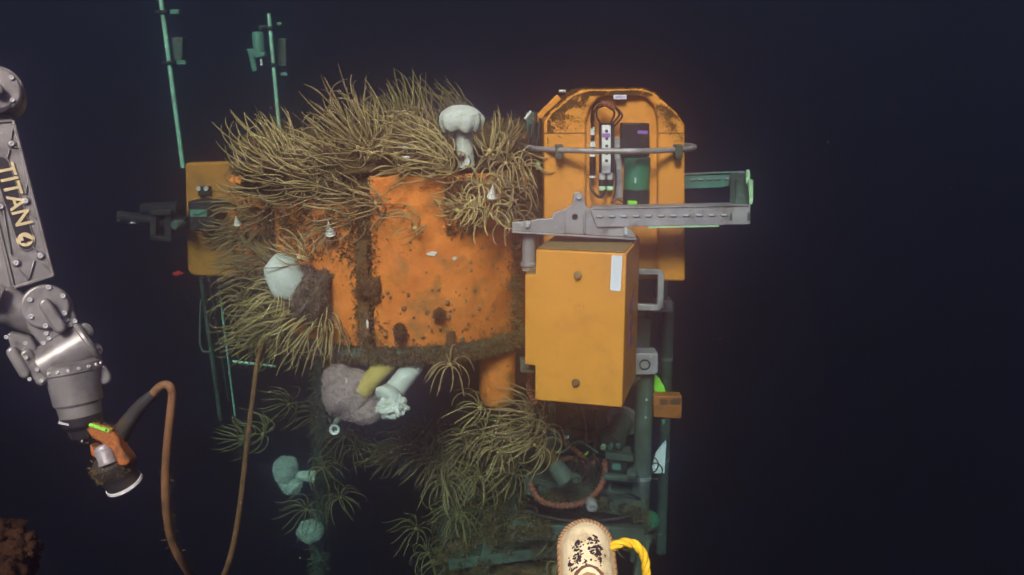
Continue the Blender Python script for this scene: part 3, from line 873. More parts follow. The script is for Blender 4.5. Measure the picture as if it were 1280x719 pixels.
for _ in range(7000):
    i = rng.integers(0, 5); t = rng.random(); Pp.append(top[i] * (1 - t) + top[i + 1] * t + np.array([0, rng.uniform(0.0, .48), .0]))
V, Fc = blades(np.array(Pp), np.tile([0, 0, 1.0], (7000, 1)), 0.010, 0.007, rng, .9, .1)
np_mesh("fouling", V, Fc, M['stain'], pf)['kind'] = 'stuff'
# maker's small plate
p = at(775, 121.5, PY - .003); mb = MB(); mb.box(p, (0.054, 0.004, 0.018)); lab = mb.build("small_plate", M['sticker'], pf, bevel=0.001)
mb = MB()
for k in range(6):
    x = 769.5 + k * 2.1
    mb.plate([(x, 120 + (k % 2)), (x + 1.4, 120), (x + 1.4, 123), (x, 123 - (k % 3) * .7)], PY - .0062, 0.002)
mb.build("print_mark", M['violet'], pf)
# left side gear: slanted orange braces and dark bundle
mb = MB(); mb.bar(at(668, 152, 4.05), at(699, 121, 4.05), 0.03, 0.05, (0, 1, 0)); mb.bar(at(694, 150, 4.0), at(711, 128, 4.0), 0.03, 0.03, (0, 1, 0))
mb.build("slanted_brace", M['foam'], pf, bevel=0.006)

# hoop
HC = np.array([at(760, 186, 4.0)[0], 4.0, at(760, 189, 3.625)[2]]); HR = 0.378
hp = thing("hoop", "thin steel hoop ringing the upper orange float", "hoop", HC)
mb = MB(); mb.tube([HC + np.array([math.cos(a) * HR, math.sin(a) * HR, 0]) for a in np.linspace(0, 2 * math.pi, 73)], 0.0115, 12, caps=False)
mb.build("ring", M['steel'], hp)
for px in (699, 849):
    c = at(px, 190, PY - .03)
    mb = MB(); mb.plate([(px - 5, 181), (px + 5, 181), (px + 5, 196), (px + 3, 200), (px - 3, 200), (px - 5, 196)], PY - .055, 0.05)
    mb.build("clamp", M['frame'], hp, bevel=0.004)

# instruments in the recess
IY = PY + 0.008
bp = thing("backing_plate", "narrow steel backing strip with bolts inside the orange float's recess", "plate", at(773, 245, IY))
mb = MB(); mb.plate([(768, 172), (778, 172), (778, 248), (768, 248)], IY + .02, 0.008); mb.build("strip", M['steel'], bp, bevel=0.002)
for y in (183, 197, 211, 224): bolt(at(773, y, IY + .02), (0, -1, 0), 0.006, bp)
ins = thing("valve_block", "white perforated instrument block with five dark holes in the float's recess", "instrument", at(757, 240, IY))
mb = MB(); mb.plate([(749.5, 154), (768, 154), (768, 218), (749.5, 218)], IY - .01, 0.05); mb.build("housing", M['black'], ins, bevel=0.004)
mb = MB(); mb.plate([(752.4, 156.5), (763.5, 156.5), (763.5, 217), (752.4, 217)], IY - .03, 0.018); mb.build("face_plate", M['white'], ins, bevel=0.002)
for y in (164, 173.5, 182.6, 192, 201):
    mb = MB(); mb.lathe([(0.0065, -.002), (0.0065, 0.0), (0.005, 0.001), (0, 0.001)], at(758.3, y, IY - .03), (0, -1, 0), n=14); mb.build("port", M['black'], ins)
mb = MB(); mb.plate([(752.8, 167), (762.8, 166.5), (762.8, 171.5), (752.8, 172)], IY - .0315, 0.001); mb.build("violet_tag", M['violet'], ins)
for px in (753, 762.5):
    c = at(px, 216, IY - .005)
    mb = MB(); mb.lathe([(.014, 0), (.014, -.022), (.011, -.03), (.0125, -.032), (.0125, -.06)], c, (0, 0, 1), n=16); mb.build("cup", M['white'], ins)
    mb = MB(); mb.lathe([(.0155, -.028), (.0155, -.055)], c, (0, 0, 1), n=16); mb.build("black_sleeve", M['black'], ins)
    mb = MB(); mb.plate([(px - 4, 233), (px + 4, 233), (px + 4, 238.5), (px - 4, 238.5)], IY - .02, 0.03); mb.build("lime_foot", M['paleg'], ins, bevel=0.003)
cn = thing("connector_string", "slim chain of black and white plugs hanging left in the float's recess", "connector", at(740, 222, IY))
for (y0, y1, r, mt) in ((159, 169, .0095, 'white'), (169, 177, .008, 'black'), (177, 184, .013, 'white'), (184, 193, .010, 'steel'), (193, 196, .015, 'white'), (196, 221, .0125, 'black'), (219.5, 222.5, .0135, 'white')):
    a = at(740.5, y1, IY - .02); b = at(740.5, y0, IY - .02)
    mb = MB(); mb.lathe([(0, 0), (r, 0), (r, b[2] - a[2]), (0, b[2] - a[2])], a, (0, 0, 1), n=14); mb.build("plug", M[mt], cn, bevel=.0015)
def cable(name, pxs, r, mat, label, n=8, cat="cable", k=8, group=None, rad=None):
    P = smooth_path([at(*q) for q in pxs], k)
    mb = MB(); mb.tube(P, r, n)
    return tag(mb.build(name, M[mat], smooth=60), label, cat, group)
for i, pts in enumerate(([(740, 160, IY - .03), (739, 145, IY - .04), (743, 131, IY - .06), (752, 126, IY - .07), (766, 131, IY - .06), (776, 141, IY - .06), (777, 147, IY - .06), (768, 158, IY - .02)],
                         [(741, 158, IY - .02), (742, 142, IY - .05), (749, 131, IY - .08), (760, 130, IY - .06), (770, 136, IY - .05), (774, 144, IY - .05), (765, 155, IY - .03)],
                         [(743, 152, IY - .03), (741, 136, IY - .03), (750, 127, IY - .03), (762, 133, IY - .08), (768, 142, IY - .07), (762, 156, IY - .03)],
                         [(752, 156, IY - .02), (746, 146, IY - .06), (747, 136, IY - .07), (756, 132, IY - .05)])):
    cable("cable", pts, 0.0042, 'black', "thin black cable looped above the white block in the float's recess", group="looped cables in the recess")
cable("cable", [(739, 222, IY - .02), (739, 235, IY - .04), (745, 244, IY - .05), (752, 246, IY - .05), (757, 238, IY - .02)], 0.006, 'black', "black cable hooking up under the white block in the recess")
cable("cable", [(769, 200, IY - .01), (770, 225, IY - .02), (768, 243, IY - .02), (764, 254, IY - .02), (772, 250, IY), (780, 254, IY)], 0.0035, 'black', "thin black cable hanging beside the green bottle in the recess")
P = smooth_path([at(752, 129, IY - .09), at(760, 131, IY - .1), at(767, 136, IY - .09)], 10)
mb = MB(); mb.tube(P, [.011 + .002 * math.sin(i * 2.2) for i in range(len(P))], 10)
tag(mb.build("cable_sleeve", M['corr'], smooth=60), "reddish sleeve round the bundle of looped cables at the recess top", "sleeve")
bat = thing("green_bottle", "dark green bottle instrument with black ends at the recess's right side", "instrument", at(795, 257, IY))
a = at(795, 257, IY - .01); z = lambda y: at(795, y, IY - .01)[2] - a[2]
mb = MB(); mb.lathe([(0, 0), (.054, 0), (.056, .006), (.056, z(236)), (.0, z(236))], a, (0, 0, 1), n=30); mb.build("lower_cap", M['black'], bat, bevel=.003)
mb = MB(); mb.lathe([(0.054, z(236)), (.054, z(197)), (0, z(197))], a, (0, 0, 1), n=30); mb.build("body", M['green'], bat)
mb = MB(); mb.plate([(777, 154), (812, 154), (812, 195.5), (777, 195.5)], IY - .045, .09); mb.build("upper_box", M['black'], bat, bevel=.006)
mb = MB(); mb.plate([(797, 163), (810, 163.5), (810, 168), (797, 167.5)], IY - .0465, .001); mb.build("violet_tag", M['violet'], bat)
a2 = at(790, 258, IY - .075)
mb = MB(); mb.box(a2 + np.array([0, 0, .012]), (.038, .04, .022)); mb.build("lime_latch", M['lime'], bat, bevel=.004)
mb = MB(); mb.lathe([(.004, 0), (.004, .02), (.0055, .022)], at(794, 229, IY - .065), (0, 0, 1), n=8); mb.build("drip_pin", M['white'], bat)

# dark gear left of the float: post, cables with pale plugs
gp = thing("dark_post", "dark upright frame post between the drum and the orange float", "post", at(662, 335, 4.1))
mb = MB(); mb.bar(at(664, 340, 4.15), at(664, 140, 4.15), .05, .05, (0, 1, 0)); mb.build("tube", M['frame'], gp, bevel=.008)
mb = MB(); mb.bar(at(630, 205, 4.3), at(690, 205, 4.3), .04, .04, (0, 0, 1)); mb.build("crossbar", M['frame'], gp, bevel=.006)
mb = MB(); mb.plate([(636, 215), (657, 215), (657, 296), (636, 296)], 4.25, .03); mb.build("side_panel", M['crust'], gp, bevel=.006)
for i, (x, y0, y1) in enumerate(((668, 140, 232), (673, 148, 240), (661, 155, 250))):
    pl = thing("hanging_cable", ("dark cable with pale plug nearest the float's left edge", "dark cable with a low pale plug left of the float", "dark cable hanging beside the dark upright post")[i], "cable", at(x, y1, 3.98))
    P = smooth_path([at(x + 2, y0, 4.0), at(x - 2, (y0 + y1) / 2, 3.97), at(x + 1, y1, 3.98)], 10)
    mb = MB(); mb.tube(P, .006, 8); mb.build("cord", M['black'], pl, smooth=60)
    mb = MB(); mb.tube([at(x - 1, (y0 + y1) / 2 + 8, 3.965), at(x, (y0 + y1) / 2 + 18, 3.965)], .011, 10); mb.build("plug", M['paleg' if i else 'white'], pl, bevel=.002)
mb = MB(); mb.tube([at(656, 149, 3.9), at(664, 139, 3.9)], .006, 8); tag(mb.build("pale_rod", M['white']), "short pale slanted rod left of the float's shoulder", "rod")
mb = MB(); mb.box(at(703, 114, 3.85), (.03, .02, .012)); tag(mb.build("metal_lug", M['bright'], bevel=.003), "small shiny lug on the float's left shoulder top", "lug")

# ================================================================== STEEL BRACKET
BY = 3.50
br = thing("steel_bracket", "long grey steel docking bracket with a row of slots above the orange box", "bracket", at(720, 295, BY))
plate_px = [(640, 289), (640, 278), (661, 276.5), (672, 274), (690, 273), (691, 267), (699, 264), (706, 262), (711, 258.5), (716, 255), (716.5, 245), (719, 240.5), (725, 240), (730, 245), (731.5, 256), (735, 261),
            (741, 262), (748, 272), (756, 281), (764, 283), (782, 283), (789, 287), (796, 297.5), (733, 293.5), (673, 291)]
mb = MB(); mb.plate(plate_px, BY, 0.014); mb.build("base_plate", M['steel'], br, bevel=.003)
mb = MB(); mb.prism([at(640, 289, BY), at(796, 298, BY), at(796, 298, BY) + np.array([0, .16, .0]), at(640, 289, BY) + np.array([0, .16, 0])], (0, 0, -.008)); mb.build("foot_flange", M['steel'], br, bevel=.002)
arm_px = [(737, 260.5), (938, 256.5), (938, 280.5), (925, 281), (922, 281), (746, 284)]
mb = MB(); mb.plate(arm_px, BY - .012, 0.010); mb.build("arm_web", M['steel'], br, bevel=.002)
a, b = at(741, 260.5, BY - .012), at(938, 256.5, BY - .012)
mb = MB(); mb.prism([a, b, b + np.array([0, .10, 0]), a + np.array([0, .10, 0])], (0, 0, -.008)); mb.build("arm_flange", M['steel'], br, bevel=.002)
a, b = at(810, 283.2, BY - .012), at(899, 281.8, BY - .012)
mb = MB(); mb.prism([a, b, b + np.array([0, .03, 0]), a + np.array([0, .03, 0])], (0, 0, -.006)); mb.build("wear_strip", M['paleg'], br)
for px in (706, 731):
    mb = MB(); mb.plate([(px - 1.4, 263), (px + 1.4, 263), (px + 1.4, 292), (px - 1.4, 292)], BY - .014, .014); mb.build("rib", M['steel'], br, bevel=.003)
mb = MB(); mb.lathe([(.013, 0), (.011, .004), (.008, .004), (.007, -.004), (0, -.004)], at(718.5, 271, BY), (0, -1, 0), n=18); mb.build("boss", M['frame'], br)
bolt(at(723.5, 246, BY - .002), (0, -1, 0), .0105, br)
bolt(at(660, 279, BY - .002), (0, -1, .3), .008, br); bolt(at(695, 284, BY), (0, -1, 0), .004, br)
mb = MB(); mb.tube([at(782, 293, BY - .012), at(782, 284, BY - .012)], .0075, 10); mb.build("pin", M['bright'], br, bevel=.002)
mb = MB(); mb.tube([at(659, 284, BY - .01), at(659, 276, BY - .01)], .0075, 10); mb.build("pin", M['bright'], br, bevel=.002)
def stadium(px, py, L_, H_, Y, th, k=6):
    pts = []
    for s, c0 in ((1, -90), (-1, 90)):
        for i in range(k + 1):
            a = R(c0 + 180 * i / k); pts.append((px + s * (L_ - H_) / 2 + math.cos(a) * H_ / 2, py + math.sin(a) * H_ / 2))
    mb = MB(); mb.plate(pts, Y, th); return mb
for i, x in enumerate((750, 765, 780, 795.5, 810.7, 826.6, 842, 857.8, 874.6, 890, 905.8)):
    y = 270.6 - (x - 750) / 156 * 1.8
    stadium(x, y + .5, 9, 4.2, BY - .0135, .002).build("slot", M['black'], br)  # black opening, shifted down to show as the lip's shadow
    stadium(x - .3, y - .1, 7.6, 2.4, BY - .0165, .003).build("slot_lip_glint", M['bright'], br, bevel=.001)  # bright inset paints the highlight caught by the slot lip
for x in (914, 936):
    mb = MB(); mb.plate([(x - 1.5, 266), (x + 1.5, 266), (x + 1.5, 276), (x - 1.5, 276)], BY - .0150, .003); mb.build("end_slot", M['frame'], br, bevel=.002)
# rear arm and end bridge
RY = 4.25
mb = MB(); mb.plate([(846, 218.5), (916, 215.5), (916, 232.5), (906, 233.2), (903, 234.5), (846, 236.5)], RY, .012); mb.build("rear_web", M['teal'], br, bevel=.002)
a, b = at(846, 218.5, RY), at(934, 215.5, RY)
mb = MB(); mb.prism([a, b, b + np.array([0, .08, 0]), a + np.array([0, .08, 0])], (0, 0, -.008)); mb.build("rear_flange", M['steel'], br)
for x in (866, 876, 887, 897, 909):
    stadium(x, 225.4 - (x - 866) * .03, 8, 3.4, RY - .002, .003).build("slot", M['black'], br)
    stadium(x, 224.4 - (x - 866) * .03, 6.6, 1.8, RY - .005, .003).build("slot_lip_glint", M['steel'], br)  # paler inset paints the same highlight on the rear slots
q = [at(912.5, 258, BY), at(938, 257, BY), at(933, 216, RY), at(912.5, 216, RY)]
mb = MB(); mb.prism(q, (0, 0, -.05)); mb.build("end_bridge", M['frame'], br, bevel=.004)
a, b = at(925, 256, BY + .02) + np.array([0, 0, .014]), at(924, 232, 3.95) + np.array([0, 0, .012])
P = [a + (b - a) * t for t in np.linspace(0, 1, 33)]
mb = MB(); mb.tube(P, [.020 if i % 4 in (0, 1) else .014 for i in range(33)], 12); mb.build("ribbed_sleeve", M['frame'], br, smooth=20)
mb = MB(); mb.prism([at(936, 257, BY + .01), at(941, 256, BY + .01), at(941.5, 233, 3.9), at(934, 232, 3.9)], (0, 0, .03)); mb.build("bumper_pad", M['paleg'], br, bevel=.006)
mb = MB(); mb.prism([at(932, 231, 3.95), at(937.5, 231, 3.95), at(937, 219.5, 4.2), at(931.5, 220, 4.2)], (0, 0, .03)); mb.build("bumper_pad", M['paleg'], br, bevel=.006)
# support pillar under the left end
c = at(661, 338, BY + .06); h = at(661, 291, BY + .06)[2] - c[2]
pp = thing("support_pillar", "short round grey steel pillar carrying the bracket's left end", "pillar", c)
mb = MB(); mb.lathe([(0, 0), (.027, 0), (.027, h - .004), (0, h - .004)], c, (0, 0, 1), n=24); mb.build("tube", M['steel'], pp)
mb = MB(); mb.lathe([(.027, .02), (.034, .02), (.034, .035), (.027, .035)], c, (0, 0, 1), n=24); mb.build("collar", M['steel'], pp)

# ================================================================== ORANGE BOX
YAW = R(15)
bu = np.array([math.cos(YAW), -math.sin(YAW), 0]); bw = np.array([math.sin(YAW), math.cos(YAW), 0]); bz_ = np.array([0, 0, 1.0])
TRc = at(783, 317, 3.30); BW = 0.352
BH = TRc[2] - at(775, 510, 3.30)[2]
BO = TRc - bu * BW - bz_ * BH                          # bottom left front corner
bx = thing("orange_box", "clean orange box with a white strip sticker and two plugs, hung below the bracket", "box", BO + bu * BW / 2 + bw * .2)
def bp_(u, z, d=0.0): return BO + bu * u + bz_ * z + bw * d
ol = [(0, 0), (BW, 0), (BW, BH), (0, BH), (0, BH * 157 / 187), (-.043, BH * 156 / 187), (-.043, BH * 44 / 187), (0, BH * 44 / 187)]
mb = MB(); mb.prism([bp_(u, z) for u, z in ol], bw * .42); mb.build("shell", M['boxo'], bx, bevel=.006, seg=3)
# sediment lying on the top
rr_ = np.random.default_rng(5)
edge = [(0.006, .006), (.1, .004), (.2, .006), (.3, .004), (BW - .006, .006), (BW - .006, .2), (BW - .006, .41), (.2, .414), (0.006, .412), (.006, .2)]
mb = MB(); mb.prism([bp_(u, BH + .0015, d) for u, d in edge], bz_ * .006); mb.build("sediment_layer", M['sediment'], bx, bevel=.003)
mb = MB(); mb.prism([bp_(u, BH * 156 / 187 + .0015, d) for u, d in ((-.04, .006), (-.002, .006), (-.002, .3), (-.04, .3))], bz_ * .005); mb.build("sediment_layer", M['sediment'], bx)
for (u, z) in ((.168, BH * 161 / 190), (.166, BH * 27 / 190)):
    c = bp_(u, z)
    mb = MB(); mb.lathe([(.0175, -.002), (.0175, .003), (.012, .006), (.0115, .016), (.007, .02), (0, .02)], c, -bw, n=14); mb.build("plug", M['barn'], bx)
mb = MB(); mb.prism([bp_(u, z, -.0012) for u, z in ((.293, BH * .765), (.334, BH * .76), (.337, BH * .985), (.297, BH * .985))], -bw * .001); mb.build("sticker", M['sticker'], bx)
# violet letters on the right-hand side
text_mesh("MA", "side_lettering", bp_(BW + .0012, BH * .50, .19), (0, 0, 1), -bw, .16, M['violet'], bx, weight=.004, align='CENTER')
mb = MB()
for k in range(40):
    u, z = rr_.uniform(.02, BW - .03), rr_.uniform(.02, BH - .03)
    if k > 24: u, z = rr_.normal(.17, .02), BH * .66 + rr_.normal(0, .008)
    s = rr_.uniform(.0008, .0026)
    mb.lathe([(s, -.0005), (s * .7, .0012), (0, .0015)], bp_(u, z), -bw, n=6)
mb.build("dirt_specks", M['brown'], bx)['kind'] = 'stuff'
# fixing lug and red hose at the left bottom notch
lg = thing("hinge_lug", "dark steel lug at the lower left corner of the orange box", "lug", at(660, 458, 3.46))
mb = MB(); mb.plate([(650, 450), (669, 451), (669, 467), (650, 466)], 3.45, .05); mb.build("plate", M['frame'], lg, bevel=.004)
bolt(at(660, 458, 3.45), (0, -1, 0), .006, lg)
def conduit(pxs, r, label, group=None, ribs=9, k=10, mat='corr'):
    P = smooth_path([at(*q) for q in pxs], k)
    ln = sum(np.linalg.norm(P[i + 1] - P[i]) for i in range(len(P) - 1))
    t = thing("conduit", label, "conduit", P[0], group)
    m = max(12, int(ln / 0.0052)); Q = []
    acc = [0.0]
    for i in range(len(P) - 1): acc.append(acc[-1] + np.linalg.norm(P[i + 1] - P[i]))
    for j in range(m + 1):
        s = ln * j / m; i = min(np.searchsorted(acc, s, 'right') - 1, len(P) - 2)
        f = (s - acc[i]) / (acc[i + 1] - acc[i] + 1e-9); Q.append(P[i] * (1 - f) + P[i + 1] * f)
    mb = MB(); mb.tube(Q, [r if (j // 2) % 2 else r * .72 for j in range(m + 1)], 10)
    mb.build("corrugated_hose", M[mat], t, smooth=15)
    return t
conduit([(664, 466, 3.6), (661, 478, 3.6), (662, 490, 3.62), (668, 503, 3.65)], .013, "short red conduit just behind the box's lower left corner")

# ================================================================== RIGHT SIDE POSTS AND CLAMPS
def pipe(name, a, b, r, mat, label, cat, cuts=()):
    t = thing(name, label, cat, b)
    mb = MB(); mb.tube([a, b], r, 20); mb.build("tube", M[mat], t)
    for f in cuts:
        c = a + (b - a) * f; d = nrm(b - a)
        mb = MB(); mb.lathe([(r, -.008), (r * 1.12, -.008), (r * 1.12, .008), (r, .008)], c, d, n=20); mb.build("collar", M['steel'], t)
    return t
fp = pipe("front_post", at(807, 462, 3.95), at(798, 700, 3.95), .042, 'frame', "thick dark upright pipe under the clamp at the right of the orange box", "post", (.55, ))
mb = MB()
for (x, y) in ((808, 500), (807, 522)): bolt(at(x, y, 3.9), (0, -1, 0), .006, fp)
rp = pipe("rear_post", at(836, 380, 4.5), at(826, 690, 4.7), .03, 'frame', "slender dark rear pipe at the platform's far right", "post", (.2, .6))
ck = thing("clamp_block", "grey steel clamp block with a round hole, low right of the orange box", "clamp", at(806, 470, 3.9))
mb = MB(); mb.plate([(790, 442), (823, 442), (823, 466), (818, 469), (792, 469), (790, 466)], 3.86, .10); mb.build("block", M['steel'], ck, bevel=.006)
mb = MB(); mb.lathe([(.026, -.001), (.026, .003), (.02, .003), (.018, -.003), (0, -.003)], at(806, 456, 3.86), (0, -1, 0), n=22); mb.build("bore", M['black'], ck)
mb = MB(); mb.plate([(790, 468), (806, 468), (778, 496), (777, 490)], 3.9, .03); mb.build("gusset", M['frame'], ck, bevel=.003)
bolt(at(814, 446, 3.86), (0, -1, 0), .006, ck)
c2 = thing("clamp_block", "smaller clamp block at the top of the rear right pipe", "clamp", at(829, 392, 4.4))
mb = MB(); mb.plate([(812, 375), (841, 376), (841, 391), (812, 391)], 4.36, .10); mb.build("block", M['steel'], c2, bevel=.006)
mb = MB(); mb.plate([(820, 347), (835, 348), (834, 375), (820, 375)], 4.38, .06); mb.build("upper_plate", M['frame'], c2, bevel=.005)
mb = MB(); mb.lathe([(.02, -.001), (.02, .003), (.015, .003), (.013, -.003), (0, -.003)], at(828, 383, 4.36), (0, -1, 0), n=18); mb.build("bore", M['black'], c2)
mb = MB(); mb.plate([(812, 391), (826, 391), (806, 412), (805, 405)], 4.4, .03); mb.build("gusset", M['frame'], c2)
hd = thing("tube_handle", "square bent steel tube handle right of the orange box", "handle", at(795, 385, 3.75))
P = [at(786, 339.5, 3.75), at(821, 339.5, 3.75), at(824.5, 340.5, 3.75), at(826, 344, 3.75), at(825, 380, 3.75), at(823.5, 383.5, 3.75), at(820, 384.5, 3.75), at(786, 383, 3.75)]
mb = MB()
for i in range(len(P) - 1):
    d = nrm(P[i + 1] - P[i]); mb.bar(P[i] - d * .004, P[i + 1] + d * .004, .026 + .0004 * i, .022 + .0004 * i, (0, 1, 0))
mb.build("tube", M['steel'], hd, bevel=.004)
# dim shelf behind between box and pipes
mb = MB(); mb.plate([(790, 396), (815, 398), (812, 440), (788, 440)], 4.3, .04); tag(mb.build("back_panel", M['frame'], bevel=.006), "dark panel behind the clamps at the right of the orange box", "panel")
# lime strap
P = [at(*q) for q in ((815, 463, 3.97), (822, 468, 3.95), (828, 478, 3.95), (833, 494, 3.97))]
P = smooth_path(P, 6); mb = MB()
Lf = [P[i] for i in range(len(P))]; wd = [5.0 * (1 - .2 * i / len(P)) for i in range(len(P))]
left = [(815, 470), (815, 484), (820, 490), (827, 494)]; right = [(834, 495), (830, 483), (824, 473), (818, 466)]
mb.plate(left + right, 3.98, .01); tag(mb.build("lime_strap", M['lime'], bevel=.002), "bright lime green strap curving beside the right hand pipe", "strap")
ob = thing("orange_connector", "small orange brown slotted box on the far right pipe", "connector", at(835, 524, 3.9))
mb = MB(); mb.plate([(817, 495), (853, 496), (852, 524), (817, 522)], 3.9, .07); mb.build("body", M['orangep'], ob, bevel=.005)
for (x0, x1) in ((825, 834), (838, 851)):
    mb = MB(); mb.plate([(x0, 499), (x1, 499.3), (x1, 506), (x0, 505.6)], 3.8985, .004); mb.build("slot", M['brown'], ob)
mb = MB(); mb.plate([(817, 508), (824, 508), (824, 509.4), (817, 509.4)], 3.8985, .004); mb.build("slot", M['brown'], ob)
mb = MB(); mb.plate([(827, 524), (831, 524), (831, 530), (828, 530)], 3.92, .02); mb.build("pin", M['teal'], ob)
mb = MB(); mb.plate([(832, 551), (833, 553), (831, 592), (818, 592), (815, 584), (820, 566)], 4.15, .012); tag(mb.build("white_board", M['sticker'], bevel=.002), "pale angular board sticking out at the lower right", "board")

# ================================================================== LOWER RIGHT MACHINERY
def beam_with_holes(a, b, h, th, holes, label, seed):
    """Channel beam seen from the front: web with round holes (dark rings) and a top flange."""
    t = thing("channel_beam", label, "beam", a)
    a = np.asarray(a); b = np.asarray(b)
    mb = MB(); mb.prism([a, b, b + bz_ * h, a + bz_ * h], np.array([0, th, 0])); mb.build("web", M['frame'], t, bevel=.004)
    mb = MB(); mb.prism([a + bz_ * (h + .001), b + bz_ * (h + .001), b + bz_ * (h + .001) + np.array([0, .16, 0]), a + bz_ * (h + .001) + np.array([0, .16, 0])], bz_ * .01); mb.build("flange", M['frame'], t, bevel=.003)
    for f in holes:
        c = a + (b - a) * f + bz_ * h * .5
        mb = MB(); mb.lathe([(.030, -.002), (.030, .004), (.026, .006), (.023, .006), (.021, .0012), (0, .0012)], c, (0, -1, 0), n=20); mb.build("hole", M['black'], t)
    return t
beam_with_holes(at(655, 618, 4.0), at(806, 652, 3.85), .085, .02, (.12, .26, .38, .60, .71, .83), "green shaded channel beam with round holes along the lower right base", 1)
beam_with_holes(at(700, 600, 4.4), at(812, 606, 4.4), .06, .02, (), "upper rear cross beam of the lower right base", 2)
dk = thing("base_deck", "growth covered base deck under the platform, lowest in view", "deck", at(690, 719, 4.2))
mb = MB(); mb.prism([at(560, 700, 4.1), at(815, 668, 3.95), at(790, 640, 4.7), at(600, 640, 4.8)], (0, 0, -.06)); mb.build("plate", M['frame'], dk, bevel=.006)
mb = MB(); mb.bar(at(640, 662, 3.9), at(806, 668, 3.85), .05, .08, (0, 0, 1)); mb.bar(at(806, 672, 3.85), at(790, 760, 3.9), .05, .05, (0, 1, 0)); mb.bar(at(600, 720, 4.0), at(620, 640, 4.3), .05, .05, (0, 1, 0)); mb.build("edge_beam", M['frame'], dk, bevel=.006)
V, Fc = blob(at(660, 690, 4.4), (0.42, 0.3, 0.12), 4, .4, 3, 71, .1, 12)
np_mesh("growth_heap", V, Fc, M['crust'], dk, True)['kind'] = 'stuff'
P, N = surf_points(V, Fc, 3500, rng); V, Fc = blades(P, N, .05, .008, rng, .6)
bt = []
for a_, b_ in ((at(640, 660, 3.88), at(806, 666, 3.83)), (at(600, 720, 3.98), at(620, 640, 4.28)), (at(655, 612, 4.0), at(806, 645, 3.85)), (at(575, 700, 4.1), at(812, 668, 3.95))):
    t_ = rng.random(2200)[:, None]; Pq = a_ + (b_ - a_) * t_ + rng.normal(0, .022, (2200, 3)); kk = np.array([mnoise.noise(Vector(q * 9)) for q in Pq]) > -.1
    bt.append(blades(Pq[kk], np.tile([0, -.6, .6], (kk.sum(), 1)), .045, .006, rng, .8, .3))
V, Fc = join([(V, Fc)] + bt)
np_mesh("deck_turf", V, Fc, M['turf'], dk)['kind'] = 'stuff'
mb = MB(); mb.lathe([(0, 0), (.03, .008), (.045, .035), (.045, .10)], at(804, 654, 3.9), (.6, 1, -.3), n=20); tag(mb.build("rounded_float", M['green']), "pale rounded end poking out at the base's right corner", "float")

conduit([(663, 604, 3.86), (672, 622, 3.82), (690, 631, 3.8), (712, 632, 3.8), (733, 626, 3.82), (748, 612, 3.84), (756, 594, 3.88), (757, 574, 3.92)], .0165, "longest red brown conduit sagging in front of the channel beam")
conduit([(704, 549, 4.05), (716, 560, 4.0), (727, 570, 3.98), (735, 579, 3.98), (733, 590, 4.0)], .014, "red brown conduit hanging down from the pale T fitting")
conduit([(702, 574, 4.0), (714, 573, 3.98), (726, 578, 3.97), (736, 582, 3.97), (746, 574, 4.0)], .014, "short red brown conduit lying level behind the diagonal tube")
conduit([(733, 590, 4.02), (726, 602, 4.0), (731, 612, 3.98), (745, 606, 3.98)], .013, "red brown conduit curled at the foot of the cable tangle")
dt = thing("diagonal_tube", "mossy diagonal tube leaning down right above the channel beam", "tube", at(709, 604, 3.75))
mb = MB(); mb.tube([at(671, 549, 3.85), at(709, 603, 3.75)], .034, 18); mb.build("barrel", M['crust'], dt)
d_ = nrm(at(709, 603, 3.75) - at(671, 549, 3.85))
mb = MB(); mb.lathe([(.034, -.10), (.042, -.10), (.044, 0), (.03, .01), (0, .01)], at(709, 603, 3.75), d_, n=20); mb.build("sleeve", M['frame'], dt)
mb = MB(); mb.lathe([(.022, 0), (.022, .03), (.014, .032), (.012, .012), (0, .012)], at(719, 597, 3.72), (.2, -1, .1), n=18); mb.build("nozzle", M['frame'], dt)
mb = MB(); mb.lathe([(.015, .06), (.025, .04), (.027, 0), (.023, -.010), (.011, -.012), (.010, .01), (0, .01)], at(740, 633, 3.74), (-.05, 1, .1), n=22); tag(mb.build("round_fitting", M['steel']), "round pale fitting with a dark bore at the channel beam's middle", "fitting")
# tilted instrument barrel
ib = thing("instrument_barrel", "tilted green grey instrument barrel with a flange behind the orange box's foot", "instrument", at(765, 556, 3.95))
a, b = at(764, 556, 3.9), at(779, 527, 4.05); d_ = nrm(b - a); ln = np.linalg.norm(b - a)
mb = MB(); mb.lathe([(0, 0), (.05, 0), (.056, .01), (.056, ln * .25), (.05, ln * .28), (.05, ln)], a, d_, n=26); mb.build("barrel", M['frame'], ib)
mb = MB(); mb.lathe([(.05, ln), (.082, ln), (.082, ln + .02), (.05, ln + .02), (0, ln + .01)], a, d_, n=26); mb.build("flange", M['steel'], ib)
for k in range(3):
    mb = MB(); mb.lathe([(.012, 0), (.012, -.02), (0, -.02)], a + np.array([-.035 + .035 * k, -.01, .004 * k]), d_, n=12); mb.build("screw_cap", M['paleg' if k == 0 else 'teal'], ib)
# pale T fitting
tf = thing("pipe_fitting", "pale T shaped pipe fitting left of the instrument barrel", "fitting", at(698, 549, 4.0))
mb = MB(); mb.tube([at(689, 540, 4.0), at(695, 543, 4.0)], .015, 10); mb.tube([at(695, 543, 4.0), at(703, 556, 4.0)], .008, 8); mb.build("tee", M['teal'], tf)
mb = MB(); mb.tube([at(707, 547, 3.98), at(711, 546, 3.98)], .009, 8); mb.build("knob", M['white'], tf)
